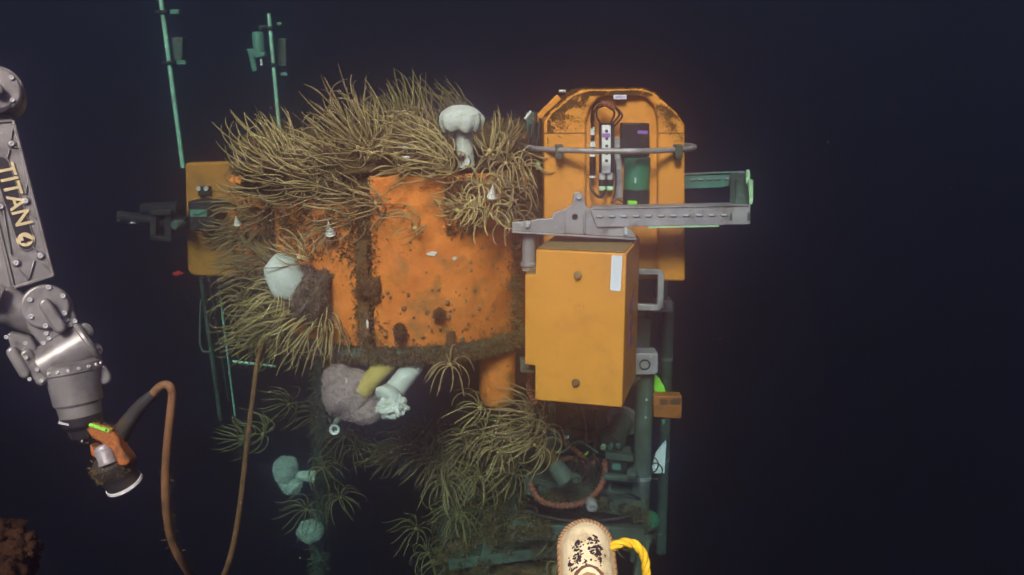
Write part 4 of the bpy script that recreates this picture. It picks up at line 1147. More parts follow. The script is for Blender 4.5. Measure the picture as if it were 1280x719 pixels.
# back struts
for i, (a, b, r, lb) in enumerate((((632, 590, 4.4), (735, 530, 4.5), .05, "broad dark strut rising right behind the diagonal tube"), ((690, 505, 4.2), (690, 545, 4.2), .02, "short hanging rod under the orange box"),
                                   ((700, 560, 4.4), (745, 552, 4.4), .012, "thin dark rod behind the cable tangle"), ((763, 602, 3.95), (760, 625, 3.95), .008, "thin upright rod on the channel beam"))):
    mb = MB(); mb.tube([at(*a), at(*b)], r, 12); tag(mb.build("strut", M['frame']), lb, "strut")
for i, pts in enumerate(([(690, 500, 3.9), (728, 520, 3.95), (733, 540, 4.0), (731, 556, 4.0)], [(727, 508, 3.95), (731, 530, 3.95), (733, 553, 3.95)])):
    cable("cable", pts, .006, ('black', 'hose')[i], ("dark cable dropping from the orange box's foot", "tan cord hanging between the T fitting and the barrel")[i])
for i in range(7):
    x, y = 716 + i * 4.2, 585 + random.uniform(-4, 4)
    cable("cable", [(x - 8, y + 4, 3.98), (x - 2, y - 10, 3.95), (x + 8, y - 2, 3.93), (x + 10, y + 14, 3.95), (x, y + 22, 3.96)], .0045, 'blackr', "thin dark cable in the tangle above the channel beam", group="tangled cables above the beam")
mb = MB(); mb.plate([(731, 568), (735, 564), (736, 566), (732, 570)], 3.9, .006); tag(mb.build("green_tag", M['lime']), "tiny bright green tag in the cable tangle", "tag")
cmx = thing("camera_box", "dark boxy instrument frame in front of the thick right pipe's foot", "instrument", at(775, 596, 3.85))
mb = MB(); mb.plate([(757, 566), (792, 570), (792, 578), (757, 574)], 3.85, .12); mb.build("top_plate", M['frame'], cmx, bevel=.004)
mb = MB(); mb.plate([(760, 575), (784, 577), (783, 596), (760, 594)], 3.87, .10); mb.build("body", M['black'], cmx, bevel=.005)
mb = MB(); mb.plate([(765, 579), (776, 580), (776, 588), (765, 587)], 3.868, .004); mb.build("window", M['teal'], cmx)
mb = MB(); mb.plate([(755, 594), (800, 598), (800, 604), (755, 600)], 3.84, .14); mb.build("shelf", M['frame'], cmx, bevel=.004)
mb = MB(); mb.lathe([(.026, 0), (.026, .03), (.02, .032), (.018, .012), (0, .012)], at(790, 590, 3.83), (0, -1, .1), n=18); mb.build("lens", M['frame'], cmx)
for i, (cx_, cy_) in enumerate(((815, 582), (820, 590))):
    cable("cable", [(805, cy_ - 4, 3.95), (cx_, cy_ - 11, 3.93), (cx_ + 8, cy_ - 3, 3.93), (cx_ + 3, cy_ + 8, 3.95), (805, cy_ + 8, 3.96)], .0035, 'blackr', ("thin wire loop over the pale board", "lower thin wire loop beside the pale board")[i])

for i, (pts, r, m_, lb) in enumerate((
        ([(676, 520, 3.95), (690, 536, 3.9), (712, 534, 3.92), (742, 540, 3.95), (760, 532, 4.0)], .006, 'black', "black hose swagged left to right under the orange box"),
        ([(664, 572, 3.9), (684, 562, 3.95), (702, 566, 3.95), (722, 552, 4.0), (748, 566, 3.98)], .005, 'teal', "thin greenish hose waving behind the diagonal tube"),
        ([(742, 606, 3.9), (760, 618, 3.84), (782, 616, 3.82), (800, 624, 3.85)], .007, 'black', "black hose lying along the right half of the channel beam"),
        ([(660, 640, 3.9), (690, 648, 3.84), (728, 652, 3.82), (772, 648, 3.82), (802, 640, 3.85)], .008, 'blackr', "dark hose sagging below the channel beam above the deck"),
        ([(712, 520, 4.1), (716, 545, 4.1), (722, 580, 4.1), (720, 612, 4.05)], .005, 'frame', "thin drooping line behind the cable tangle"))):
    cable("cable", pts, r, m_, lb)
for i, (a, b, r) in enumerate((((745, 512, 4.3), (742, 606, 4.2), .013), ((668, 590, 4.3), (800, 575, 4.3), .014), ((700, 628, 4.3), (795, 612, 4.3), .014), ((782, 470, 4.2), (776, 520, 4.2), .012))):
    mb = MB(); mb.tube([at(*a), at(*b)], r, 12)
    tag(mb.build("strut", M['frame']), ("thin upright rod left of the instrument barrel", "long level rod behind the diagonal tube", "level rod low behind the camera box", "short upright rod behind the box's right foot")[i], "strut")

# lower braces and legs of the platform in the shade
for (a, b, r, lb) in (((500, 540, 4.6), (600, 622, 4.5), .05, "growth covered brace slanting down right below the drum"), ((402, 455, 5.5), (398, 760, 5.7), .045, "shaggy shaded leg below the buoy's left side"),
                      ((565, 520, 4.6), (560, 740, 4.8), .07, "dark shaded leg below the buoy's middle"), ((648, 500, 4.2), (640, 660, 4.3), .04, "dark leg behind the lower right feather stars")):
    A_, B_ = at(*a), at(*b)
    t = thing("platform_leg", lb, "leg", B_)
    mb = MB(); mb.tube([A_, A_ * .5 + B_ * .5, B_], r, 16); mb.build("tube", M['frame'], t)
    n = 1500; tt = rng.random(n)[:, None]; an_ = rng.uniform(0, 6.28, n); u, v, w = basis(B_ - A_)
    N = np.cos(an_)[:, None] * u + np.sin(an_)[:, None] * v; P = A_ + (B_ - A_) * tt + N * r
    V, Fc = blades(P, N, .06, .008, rng, .6, .3)
    np_mesh("hydroid_growth", V, Fc, M['turf'], t)['kind'] = 'stuff'

# ================================================================== LEFT SIDE: PANEL, POLES, CAMERA
LY = 4.6
pn = thing("float_slab", "flat orange panel with rounded corners at the buoy's far left", "panel", at(262, 345, LY))
mb = MB(); mb.plate([(231, 204), (300, 202), (300, 347), (243, 345), (237, 342), (234, 336)], LY, .09); mb.build("board", M['panelo'], pn, bevel=.012, seg=3)
mb = MB(); mb.plate([(247, 233), (262, 233), (262, 245), (247, 245)], LY - .03, .03); mb.build("catch", M['black'], pn, bevel=.005)
for x in (248.5, 258): bolt(at(x, 236, LY - .03), (0, -1, 0), .012, pn)
cm = thing("boom_camera", "dark instrument boom with a pale check mark label in front of the left panel", "instrument", at(240, 285, LY - .15))
mb = MB(); mb.plate([(234, 252), (262, 250), (270, 262), (268, 290), (258, 291), (236, 288)], LY - .16, .12); mb.build("housing", M['black'], cm, bevel=.01)
mb = MB(); mb.tube([at(234, 279, LY - .12), at(150, 271, LY - .02)], .03, 14); mb.build("boom", M['black'], cm)
mb = MB(); mb.tube([at(225, 260, LY - .12), at(180, 262, LY - .05)], .035, 14); mb.build("upper_boom", M['black'], cm)
mb = MB()
for q in (((187, 263), (214, 262), (214, 269), (187, 270)), ((187, 294), (214, 297), (214, 303), (187, 300)), ((187, 270), (195, 270), (195, 295), (187, 294)), ((205, 270), (214, 269), (214, 297), (205, 296))):
    mb.plate(q, LY - .16 + .001 * len(mb.f), .04)
mb.build("yoke", M['black'], cm, bevel=.004)
mb = MB(); mb.plate([(237, 262), (259, 262), (258, 271), (238, 271)], LY - .1645, .003); mb.build("label_plate", M['teal'], cm)
mb = MB(); mb.plate([(242, 267.2), (246, 268.4), (258, 263.6), (258, 265), (246.5, 270.2), (242, 268.8)], LY - .1665, .0015); mb.build("check_mark", M['black'], cm)
mb = MB(); mb.lathe([(.022, 0), (.025, .02), (.025, .05), (.02, .06), (0, .06)], at(228, 280, LY - .15), (-.4, -1, 0), n=18); mb.build("lens_barrel", M['frame'], cm)
mb = MB(); mb.tube([at(150, 277, LY - .04), at(150, 265, LY - .02)], .014, 10); mb.build("tip", M['frame'], cm)
mb = MB(); mb.tube([at(163, 279, LY - .06), at(180, 277, LY - .07)], .005, 8); mb.build("rod", M['bright'], cm)
V, Fc = blob(at(223, 342, LY), (.026, .02, .012), 3, .4, 3, 81)
tag(np_mesh("red_plug", V, Fc, M['red'], None, True), "tiny red plug hanging left of the orange panel's lower corner", "plug")
cable("cable", [(262, 262, LY - .17), (275, 252, LY - .25), (290, 262, LY - .3), (296, 280, LY - .35)], .014, 'black', "dark cable from the boom camera into the feather stars")

pA = thing("mast", "tall thin bare mast at the upper left rising out of view", "mast", at(229, 215, 6.0))
a, b = at(229, 210, 6.0), at(198, -25, 6.0)
mb = MB(); mb.tube([a, b], .0155, 14); mb.build("pole", M['pole'], pA)
for f, w in ((.835, 1), (.57, 1)):
    c = a + (b - a) * f
    mb = MB(); mb.box(c, (.08, .06, .022)); mb.build("clamp", M['black'], pA, bevel=.004)
    mb = MB(); mb.box(c + np.array([.085, 0, 0]), (.06, .05, .03)); mb.build("clamp_arm", M['teal'], pA, bevel=.005)
mb = MB(); mb.plate([(213, 46), (228, 46), (228, 76), (214, 76)], 6.05, .1); mb.build("dim_unit", M['frame'], pA, bevel=.01)
pB = thing("mast", "shorter thin mast with a round topped end behind the feather stars", "mast", at(349, 165, 5.8))
a, b = at(350, 170, 5.8), at(336, 17, 5.8)
mb = MB(); mb.tube([a, b], .0125, 14); mb.build("pole", M['pole'], pB)
for f in (.885, .59):
    c = a + (b - a) * f
    mb = MB(); mb.box(c, (.05, .05, .02)); mb.build("clamp", M['black'], pB, bevel=.004)
mb = MB(); mb.box(at(349.5, 30, 5.85), (.03, .03, .02)); mb.build("clamp_arm", M['teal'], pB, bevel=.004)
mb = MB(); mb.box(at(355, 93, 5.85), (.045, .03, .022)); mb.build("lower_arm", M['teal'], pB, bevel=.004)
mb = MB(); mb.plate([(345, 48), (357, 48), (358, 84), (346, 84)], 5.9, .1); mb.build("dim_unit", M['frame'], pB, bevel=.01)
iA = thing("mast_instrument", "pale teal twin cylinder instrument clamped to the shorter mast", "instrument", at(320, 85, 5.75))
a, b = at(324.5, 72, 5.75), at(322, 40, 5.75)
mb = MB(); mb.lathe([(0, 0), (.036, 0), (.036, np.linalg.norm(b - a) - .01), (.03, np.linalg.norm(b - a)), (0, np.linalg.norm(b - a))], a, b - a, n=22); mb.build("large_cylinder", M['teal'], iA)
a, b = at(318.5, 89, 5.72), at(313, 62, 5.72)
mb = MB(); mb.lathe([(0, 0), (.017, 0), (.019, np.linalg.norm(b - a)), (0, np.linalg.norm(b - a))], a, b - a, n=16); mb.build("small_cylinder", M['teal'], iA)
mb = MB(); mb.plate([(308, 61), (319, 61), (322, 66), (331, 65), (331, 71), (320, 73), (309, 65)], 5.70, .06); mb.build("clamp", M['teal'], iA, bevel=.006)
mb = MB(); mb.tube([at(326, 74, 5.72), at(327.5, 82, 5.72)], .007, 8); mb.build("pin", M['white'], iA)
mb = MB(); mb.tube([at(325, 35, 5.75), at(332, 34, 5.78)], .014, 8); mb.build("top_arm", M['frame'], iA)
# legs below the panel
for i, (a, b, r, mt) in enumerate((((273, 350, 4.9), (294, 520, 5.2), .007, 'pole'), ((252, 348, 4.9), (276, 525, 5.2), .014, 'frame'), ((262, 348, 5.0), (286, 500, 5.3), .009, 'frame'))):
    mb = MB(); mb.tube([at(*a), at(*b)], r, 14)
    tag(mb.build("panel_leg", M[mt]), ("thin bright rod below the orange panel", "dark thicker rod below the orange panel, leftmost", "dark thin rod between the other two below the orange panel")[i], "leg")
mb = MB(); mb.tube([at(292, 452, 4.5), at(345, 458, 4.4)], .008, 12); tag(mb.build("cross_rod", M['pole']), "short horizontal rod at the lower left of the buoy", "rod")
P = smooth_path([at(251, 375, 4.7), at(250, 420, 4.7), at(253, 438, 4.7), at(264, 440, 4.7)], 6); mb = MB(); mb.tube(P, .006, 8)
tag(mb.build("wire", M['frame'], smooth=60), "thin dark wire bent below the orange panel", "wire")

# ================================================================== MANIPULATOR ARM (left foreground)
AD = 1.90; PXM = AD / F                                # viewing depth of the arm, metres per photo pixel there
TOCAM = nrm(-FWD * math.cos(R(26)) + RT * math.sin(R(26)))   # the arm's faces are turned to the right, towards the camera
AQ = ac(40, 300, AD)
_ac = ac
def ac(px, py, D):
    d = ray(px, py)
    return d * ((np.dot(AQ, TOCAM) - (D - AD)) / np.dot(d, TOCAM))
arm = thing("manipulator_arm", "grey metal manipulator arm with bolted joints reaching down at the left edge", "robot arm", ac(40, 300, AD))
def cdisc(px, py, rpx, D, th, prof=None):
    """Disc facing the viewer, its front at depth D."""
    mb = MB(); r = rpx * D / F
    pr = prof or [(0, 0), (r, 0), (r, th - .004), (r - .003, th), (0, th)]
    mb.lathe(pr, ac(px, py, D) - TOCAM * th, TOCAM, n=40); return mb
def cstadium(ax_, ay_, bx_, by_, w, D, th):
    a, b = np.array([ax_, ay_], float), np.array([bx_, by_], float); d = (b - a) / np.linalg.norm(b - a); n = np.array([-d[1], d[0]])
    pts = []
    for c, s in ((b, 1), (a, -1)):
        for i in range(11):
            t = R(-90 + 18 * i); pts.append(tuple(c + s * (d * math.cos(t) + n * math.sin(t)) * w))
    mb = MB(); mb.cplate(pts, D, th); return mb
def cbolt(px, py, D, rpx=2.6, parent=arm): bolt(ac(px, py, D), TOCAM, rpx * D / F, parent)
# shoulder joint
cdisc(-5, 113, 31, AD + .03, .10).build("shoulder_housing", M['arm'], arm)
sh_cap = cdisc(-5, 112, 28, AD - .02, .045).build("shoulder_cap", M['arm'], arm, bevel=.002)
cdisc(-4, 111, 7.5, AD - .045, .03).build("shoulder_hub", M['arm'], arm, bevel=.003)
mb = MB(); mb.cplate([(-20, 134), (2, 135), (11, 131), (17, 125), (13, 134), (4, 140), (-20, 140)], AD - .0215, .003); mb.build("painted_shade_arc", M['armdark'], arm)  # dark crescent plate paints the shade along the cap's lower rim
cbolt(14.5, 97.5, AD - .02, 3, sh_cap); cbolt(15.5, 125.5, AD - .02, 3, sh_cap)
mb = MB(); mb.cplate([(-30, 139), (15, 142), (16, 152), (-30, 156)], AD + .01, .08); mb.build("neck", M['arm'], arm, bevel=.004)
# forearm link
link = [(-34, 152), (17.5, 148), (68, 346), (17, 361.5), (-10, 255)]
mb = MB(); mb.cplate(link, AD + .004, .11); mb.build("forearm", M['arm'], arm, bevel=.006, seg=3)
mb = MB(); mb.cplate([(-12, 250), (4, 302), (16, 362), (-3, 356), (-20, 300)], AD + .03, .09); mb.build("side_cover", M['arm'], arm, bevel=.004)
def strip(mb, a, b, w, D, th):
    a = np.array(a, float); b = np.array(b, float); d = (b - a) / np.linalg.norm(b - a); n = np.array([-d[1], d[0]]) * w / 2
    mb.cplate([tuple(a - n), tuple(b - n), tuple(b + n), tuple(a + n)], D, th)
mb = MB()
for i, (a, b, w) in enumerate((((16.0, 150), (66.0, 345), 4.5), ((17, 359.6), (66, 344.6), 4.0), ((-32, 153.5), (16, 150.5), 4.0), ((-8, 256), (17, 359), 3.6),
                ((16, 157), (13.5, 176), 2.2), ((12, 186), (9, 198), 2.4), ((17, 184), (24, 184.5), 2.2), ((33, 248), (29.5, 256), 2.2), ((34, 263), (46, 274), 2.2), ((35, 224), (32, 243), 2.0), ((40, 308), (47, 315), 2.4), ((51, 327), (63, 340), 2.4),
                ((22, 336), (35, 350), 2.4), ((4, 262), (14, 318), 2.0), ((-2, 262), (6, 272), 2.2), ((43, 325), (36, 349), 2.2))):
    strip(mb, a, b, w, AD - .0005 - .00008 * i, .006)
mb.build("stiffening_rib", M['arm'], arm, bevel=.0015)
cstadium(1, 206, 32.5, 302, 12.2, AD + .0005, .006).build("name_plate_rim", M['arm'], arm, bevel=.002)
cstadium(1, 206, 32.5, 302, 9.8, AD - .0006, .003).build("name_plate", M['armdark'], arm)
tx = nrm(ac(30, 294, AD) - ac(1, 206, AD)); ty = nrm(np.cross(TOCAM, tx))
td = AD - .0012
text_mesh("TITAN", "lettering", ac(4.2, 204.5, td), tx, ty, 17.2 * PXM * 1.6, M['gold'], arm, weight=.0007)
cdisc(31.6, 299.5, 10.2, td, .001).build("number_disc", M['gold'], arm)
text_mesh("4", "number", ac(31.4, 299.7, td - .0016), tx, ty, 16.5 * PXM, M['armdark'], arm, weight=.0006, align='CENTER')
for (x, y) in ((15, 180), (32.5, 251.5), (1.5, 258.5), (51, 320), (20.5, 329), (-20, 166)):
    bs = cdisc(x, y, 5.6, AD - .001, .006).build("bolt_boss", M['arm'], arm, bevel=.001)
    cbolt(x, y, AD - .001, 2.9, bs)
# elbow
mb = MB(); mb.tube([ac(-20, 372, AD + .05), ac(52, 396, AD + .05)], 25 * PXM, 28); mb.build("elbow_housing", M['arm'], arm, bevel=.004)
mb = MB(); mb.tube([ac(-6, 372, AD + .0), ac(1, 374, AD + .0)], 15 * PXM, 20); mb.build("elbow_flange", M['arm'], arm)
cdisc(55, 388, 33, AD + .03, .09).build("elbow_body", M['arm'], arm, bevel=.003)
mb = MB(); mb.cplate([(28, 368), (34, 410), (52, 433), (62, 428), (97, 403), (92, 388), (80, 365)], AD - .004, .05); mb.build("elbow_plate", M['arm'], arm, bevel=.004)
el_cap = cdisc(56.5, 383.5, 28, AD - .016, .025).build("elbow_cap", M['arm'], arm, bevel=.002)
cstadium(56.5, 381, 74, 409, 8.2, AD - .045, .04).build("elbow_boss", M['arm'], arm, bevel=.006, seg=3)
for (x, y) in ((37.6, 374.5), (61, 359.3), (79, 370), (38.5, 396), (80.8, 391.5), (57, 407.5)): cbolt(x, y, AD - .016, 3.2, el_cap)
for (x, y) in ((58, 417), (61.5, 423), (54.5, 429), (83.5, 400), (87.5, 406.5), (94, 401.5)): cbolt(x, y, AD - .004, 2.7)
# wrist pitch joint
mb = MB(); mb.cplate([(8, 419), (12, 415), (38, 421), (47, 437), (62, 470), (58, 478), (46, 480), (33, 468), (14, 436)], AD - .005, .07); mb.build("fork", M['arm'], arm, bevel=.005)
mb = MB(); mb.tube([ac(50, 461, AD + .01), ac(113, 424, AD + .01)], 25 * PXM, 36); mb.build("wrist_barrel", M['arm'], arm, bevel=.003)
mb = MB(); mb.tube([ac(106, 429, AD + .012), ac(112, 425.5, AD + .012)], 29 * PXM, 36); mb.build("barrel_flange", M['arm'], arm, bevel=.003)
cstadium(15, 441, 30, 466, 7.5, AD - .035, .05).build("fork_boss", M['arm'], arm, bevel=.006, seg=3)
cstadium(33, 445, 51, 474, 8.5, AD - .028, .04).build("fork_cap", M['arm'], arm, bevel=.006, seg=3)
for (x, y) in ((8, 421.5), (31.5, 429), (32.5, 447), (46.5, 462), (52, 476), (37, 474)): cbolt(x, y, AD - .032, 2.6)
cdisc(105, 415, 11, AD + .01, .05).build("side_lug", M['arm'], arm, bevel=.004)
cdisc(120, 438, 8, AD + .0, .05).build("side_lug", M['arm'], arm, bevel=.004)
for (x, y) in ((121, 435), (124, 441), (123, 448)): cbolt(x, y, AD - .004, 2.4)
# wrist rotate
a, b = ac(88, 452, AD + .005), ac(101, 519, AD + .005)
wd_ = nrm(b - a); ln = np.linalg.norm(b - a)
mb = MB(); r = PXM; mb.lathe([(30 * r, 0), (34.5 * r, .006), (35 * r, .022), (33 * r, .026), (33 * r, .034), (31 * r, .05), (29.5 * r, ln * .75), (26.5 * r, ln * .8), (25 * r, ln), (0, ln)], a, wd_, n=44); mb.build("wrist_sleeve", M['arm'], arm, smooth=25)
u, v, w = basis(wd_)
for k in range(18):
    an_ = 2 * math.pi * k / 18; n_ = u * math.cos(an_) + v * math.sin(an_)
    if np.dot(n_, TOCAM) > -.1: bolt(a + wd_ * .014 + n_ * 34.6 * r, n_, 2.2 * PXM, arm)
cstadium(126, 466, 130, 472, 9.5, AD - .01, .05).build("lug", M['arm'], arm, bevel=.006, seg=3)
mb = MB(); mb.cplate([(112, 452), (124, 458), (126, 480), (118, 490), (112, 476)], AD + .0, .04); mb.build("lug_web", M['arm'], arm, bevel=.004)
mb = MB(); mb.lathe([(25 * r, 0), (25 * r, .02), (19 * r, .03), (17 * r, .05), (0, .05)], b, wd_, n=36); mb.build("gripper_hub", M['armdark'], arm, bevel=.002)
mb = MB(); mb.cplate([(76, 528), (95, 534), (112, 540), (112, 556), (101, 556), (86, 549), (82, 536)], AD - .012, .05); mb.build("gripper_jaw", M['armdark'], arm, bevel=.004)
mb = MB(); mb.cplate([(104, 520), (122, 508), (120, 524), (108, 534), (102, 536)], AD - .02, .05); mb.build("gripper_jaw", M['armdark'], arm, bevel=.004)
mb = MB(); mb.cplate([(73, 527.5), (86, 530), (86, 532.6), (73, 530)], AD - .03, .03); mb.build("bright_edge", M['bright'], arm)
mb = MB(); mb.cplate([(104, 541), (106.5, 540), (103, 553), (101, 552)], AD - .02, .02); mb.build("bright_edge", M['bright'], arm)
mb = MB(); mb.tube([ac(102, 526, AD - .03), ac(105, 523, AD - .03)], .006, 8); mb.build("pin", M['bright'], arm)

# ------------------------------------------------------------------ connector in the gripper
ac = _ac; TOCAM = -FWD
KD = 1.95; kx = KD / F
kn = thing("cable_connector", "orange handled black connector with a white end ring held by the gripper", "connector", ac(135, 570, KD))
mb = MB(); mb.cplate([(104, 533), (112, 531), (140, 540), (147, 548), (150, 560), (162, 576), (158, 583), (148, 583), (138, 562), (124, 553), (114, 548)], KD - .03, .045); mb.build("handle", M['orangep'], kn, bevel=.006, seg=3)
mb = MB(); mb.cplate([(111, 555), (117, 560), (124, 570), (121, 574), (113, 570)], KD - .02, .04); mb.build("handle_prong", M['orangep'], kn, bevel=.005)
mb = MB(); mb.cplate([(107.5, 532), (112, 529), (137.5, 537), (135, 541.5)], KD - .034, .006); mb.build("lime_tag", M['lime'], kn, bevel=.002)
mb = MB(); mb.cplate([(105, 530), (112.5, 527), (142, 535.5), (136, 545)], KD - .029, .004); mb.build("tag_holder", M['orangep'], kn, bevel=.002)
cdisc(132.3, 538, 1.6, KD - .036, .002).build("tag_hole", M['black'], kn)
a, b = ac(127, 556, KD - .02), ac(135.5, 580, KD - .02); d_ = nrm(b - a); ln = np.linalg.norm(b - a)
mb = MB(); mb.lathe([(0, 0), (6 * kx, 0), (9.5 * kx, .004), (9.8 * kx, ln * .2), (10.8 * kx, ln * .25), (10.5 * kx, ln * .8), (11.5 * kx, ln * .9), (11 * kx, ln), (0, ln)], a, d_, n=30); mb.build("metal_plug", M['steel'], kn)
a, b = ac(135, 572, KD + .005), ac(157, 607, KD + .035); d_ = nrm(b - a); ln = np.linalg.norm(b - a)
mb = MB(); mb.lathe([(0, 0), (19 * kx, .0), (25 * kx, .01), (23.5 * kx, ln * .5), (22 * kx, ln * .55), (22 * kx, ln * .98), (0, ln * .98)], a, d_, n=36); mb.build("body", M['blackr'], kn)
mb = MB(); mb.lathe([(22 * kx, ln * .89), (23.2 * kx, ln * .89), (23.4 * kx, ln * .97), (22.5 * kx, ln), (0, ln)], a, d_, n=36); mb.build("end_ring", M['white'], kn)
u, v, w = basis(d_)
n = 600; an_ = rng.uniform(0, 6.28, n); tt = rng.random(n)[:, None] * .5
N = np.cos(an_)[:, None] * u + np.sin(an_)[:, None] * v; P = a + d_ * ln * tt + N * 23.5 * kx
V, Fc = blades(P, N, .012, .0016, rng, .8)
P2 = np.array([ac(rng.uniform(108, 150), rng.uniform(529, 560), KD - .03) for _ in range(160)])
V2, F2 = blades(P2, np.tile(UP * .7 + TOCAM * .5, (160, 1)), .010, .0012, rng, .7)
P3 = np.array([ac(112 + 32 * t, 529 + 9 * t, KD - .025) for t in rng.random(70)])
V3, F3 = blades(P3, np.tile(UP, (70, 1)), .016, .0012, rng, .35)
V, Fc = join([(V, Fc), (V2, F2), (V3, F3)])
np_mesh("algae_fuzz", V, Fc, M['turf'], kn)['kind'] = 'stuff'
P = smooth_path([ac(146, 553, KD + .01), ac(158, 530, KD), ac(176, 507, KD), ac(191, 493, KD)], 8)
mb = MB(); mb.tube(P, [(11.5 - 5.2 * i / (len(P) - 1)) * kx for i in range(len(P))], 18); mb.build("strain_relief", M['blackr'], kn, smooth=60)

# tan cable: leaves the connector, sags out of view and climbs to the buoy
cp = [(188, 496, 1.95), (198, 485, 1.95), (207, 481, 1.95), (213.5, 485, 1.95), (215.5, 495, 1.96), (213, 520, 1.97), (209, 560, 1.99), (207, 600, 2.02), (208.5, 640, 2.06), (215, 675, 2.12), (229, 705, 2.2), (250, 732, 2.4), (268, 738, 2.7), (282, 715, 2.95), (292, 680, 3.1), (299, 640, 3.25), (305, 590, 3.4), (311, 535, 3.55), (317, 490, 3.7), (322, 452, 3.8), (330, 425, 3.95)]
P = smooth_path([ac(x, y, D) for x, y, D in cp], 8)
mb = MB(); mb.tube(P, [.0092 + .0016 * i / len(P) for i in range(len(P))], 14)
tag(mb.build("hose", M['hose'], smooth=70), "long tan cable looping down from the connector and back up to the buoy", "cable")
P_ = np.array(P); n = 90; idx = rng.choice(np.arange(len(P_) // 3, len(P_) // 2), n)
N = np.stack([rng.choice([-1.0, 1.0], n), rng.normal(0, .4, n), rng.normal(0, .4, n)], 1)
V, Fc = blades(P_[idx] + N * .008, N, .018, .0010, rng, .5)
tag(np_mesh("hydroid_fringe", V, Fc, M['turf'], None), "thin fringe of hydroids growing along the tan cable", "hydroids", kind='stuff')

# rusty sponge at the lower left corner
sp_ = thing("rusty_sponge", "rust brown lumpy sponge at the bottom left corner", "sponge", ac(10, 719, 1.7))
parts = [blob(ac(2, 672, 1.7), (.040, .04, .030), 4, .35, 2.6, 91, .18, 9), blob(ac(28, 683, 1.68), (.030, .03, .022), 4, .4, 2.8, 92, .2, 9), blob(ac(8, 705, 1.72), (.045, .05, .05), 4, .4, 2.6, 93, .18, 9), blob(ac(-5, 725, 1.7), (.05, .05, .05), 4, .3, 2.6, 94, .18, 9)]
V, Fc = join(parts); V, Fc = join([(V, Fc), tentacles(V, Fc, 5000, .006, .0016, .6)])
np_mesh("sponge_body", V, Fc, M['rust'], sp_, True)

# ------------------------------------------------------------------ cream canister with yellow rope (bottom)
CD = 0.95; cx = CD / F
cn_ = thing("canister", "cream plastic tube with flaking black print and stitched piping at the bottom edge", "canister", ac(736, 719, CD))
near, far = ac(737, 752, .86), ac(732, 686, .915)
ad = nrm(far - near); cl = np.linalg.norm(far - near); cr = 32.0 * .90 / F
u, v, w = basis(ad, UP)
if np.dot(v, TOCAM) < 0: u, v = -u, -v
mb = MB(); mb.lathe([(cr * .80, -.004), (cr * .97, -.004), (cr, .0)] + [(cr * math.cos(R(t)), cl + cr * math.sin(R(t))) for t in range(0, 91, 9)], near, ad, n=56); mb.build("tube", M['cream'], cn_, smooth=40)
# stitched piping: over the far shoulder and down both sides
def cyl(a, s, rr): return near + ad * s + (u * math.sin(a) + v * math.cos(a)) * rr
view = nrm(far); mdir = nrm(ad - view * np.dot(ad, view)); mdir = nrm(mdir - u * np.dot(mdir, u))
Ppip = [cyl(R(-86), x, cr * 1.03) for x in np.linspace(-.02, cl * .9, 12)]
for k in range(0, 25):
    t = R(180 - 7.5 * k); Ppip.append(far + (u * math.cos(t) + mdir * math.sin(t)) * cr * 1.03 + (v * .0 - view * .0015))
Ppip += [cyl(R(86), x, cr * 1.03) for x in np.linspace(cl * .9, -.02, 12)]
mb = MB(); mb.tube(Ppip, .0034, 12); pip = mb.build("piping", M['tan'], cn_, smooth=60)
for i in range(2, len(Ppip) - 2):
    p = np.array(Ppip[i]); d = nrm(Ppip[i + 1] - Ppip[i - 1]); o_ = nrm(p - (near + ad * np.dot(p - near, ad)))
    sd = nrm(np.cross(d, o_))
    arc = [p + (o_ * math.cos(t) + sd * math.sin(t)) * .0037 + d * .0013 * t for t in np.linspace(-1.3, 1.3, 7)]
    mb = MB(); mb.tube(arc, .00042, 5); mb.build("stitch", M['black'], pip)
mb = MB(); mb.lathe([(cr * .985, cl - .004)] + [(cr * 1.0 * math.cos(R(t)), cl + cr * math.sin(R(t))) for t in range(0, 91, 9)], near + view * .010 + UP * .0042, ad, n=48); mb.build("end_shell", M['cream'], cn_, smooth=60)
# flaking print: irregular ink chips on the curved face
rk = random.Random(11)
def ink(a0, s0, wa, ws, n, seed):
    for _ in range(n):
        a = a0 + rk.gauss(0, wa); s = s0 + rk.gauss(0, ws); k = rk.randint(5, 8); sz = abs(rk.gauss(.0009, .0008)) + .0003
        th0 = rk.random() * 6; st = rk.uniform(.35, 1.0); ang = rk.uniform(-.9, -.1)
        ring = []
        for i in range(k):
            t = th0 + 6.283 * i / k; q = rk.uniform(.5, 1.15); da, ds = math.cos(t) * sz * q, math.sin(t) * sz * q * st
            da, ds = da * math.cos(ang) - ds * math.sin(ang), da * math.sin(ang) + ds * math.cos(ang)
            ring.append((a + da / cr, s + ds))
        mbk.prism([cyl(x, y, cr + .0005) for x, y in ring], -(u * math.sin(a) + v * math.cos(a)) * .0004)
mbk = MB()
for (px, py, wa, ws, n) in ((722, 668, .05, .0025, 26), (718, 677, .08, .0016, 26), (730, 672, .08, .0016, 14), (745, 676, .10, .003, 36), (720, 687, .10, .003, 42), (727, 684, .06, .003, 18), (745, 693, .14, .005, 70), (752, 702, .06, .004, 16), (719, 697, .02, .004, 9), (733, 700, .2, .004, 8)):
    a = math.asin(max(-.95, min(.95, (px - 732.5) / 31.0))); s = cl * (724 - py) / 64
    ink(a, s, wa, ws, n, 0)
mbk.build("flaking_print", M['flake'], cn_, smooth=0)
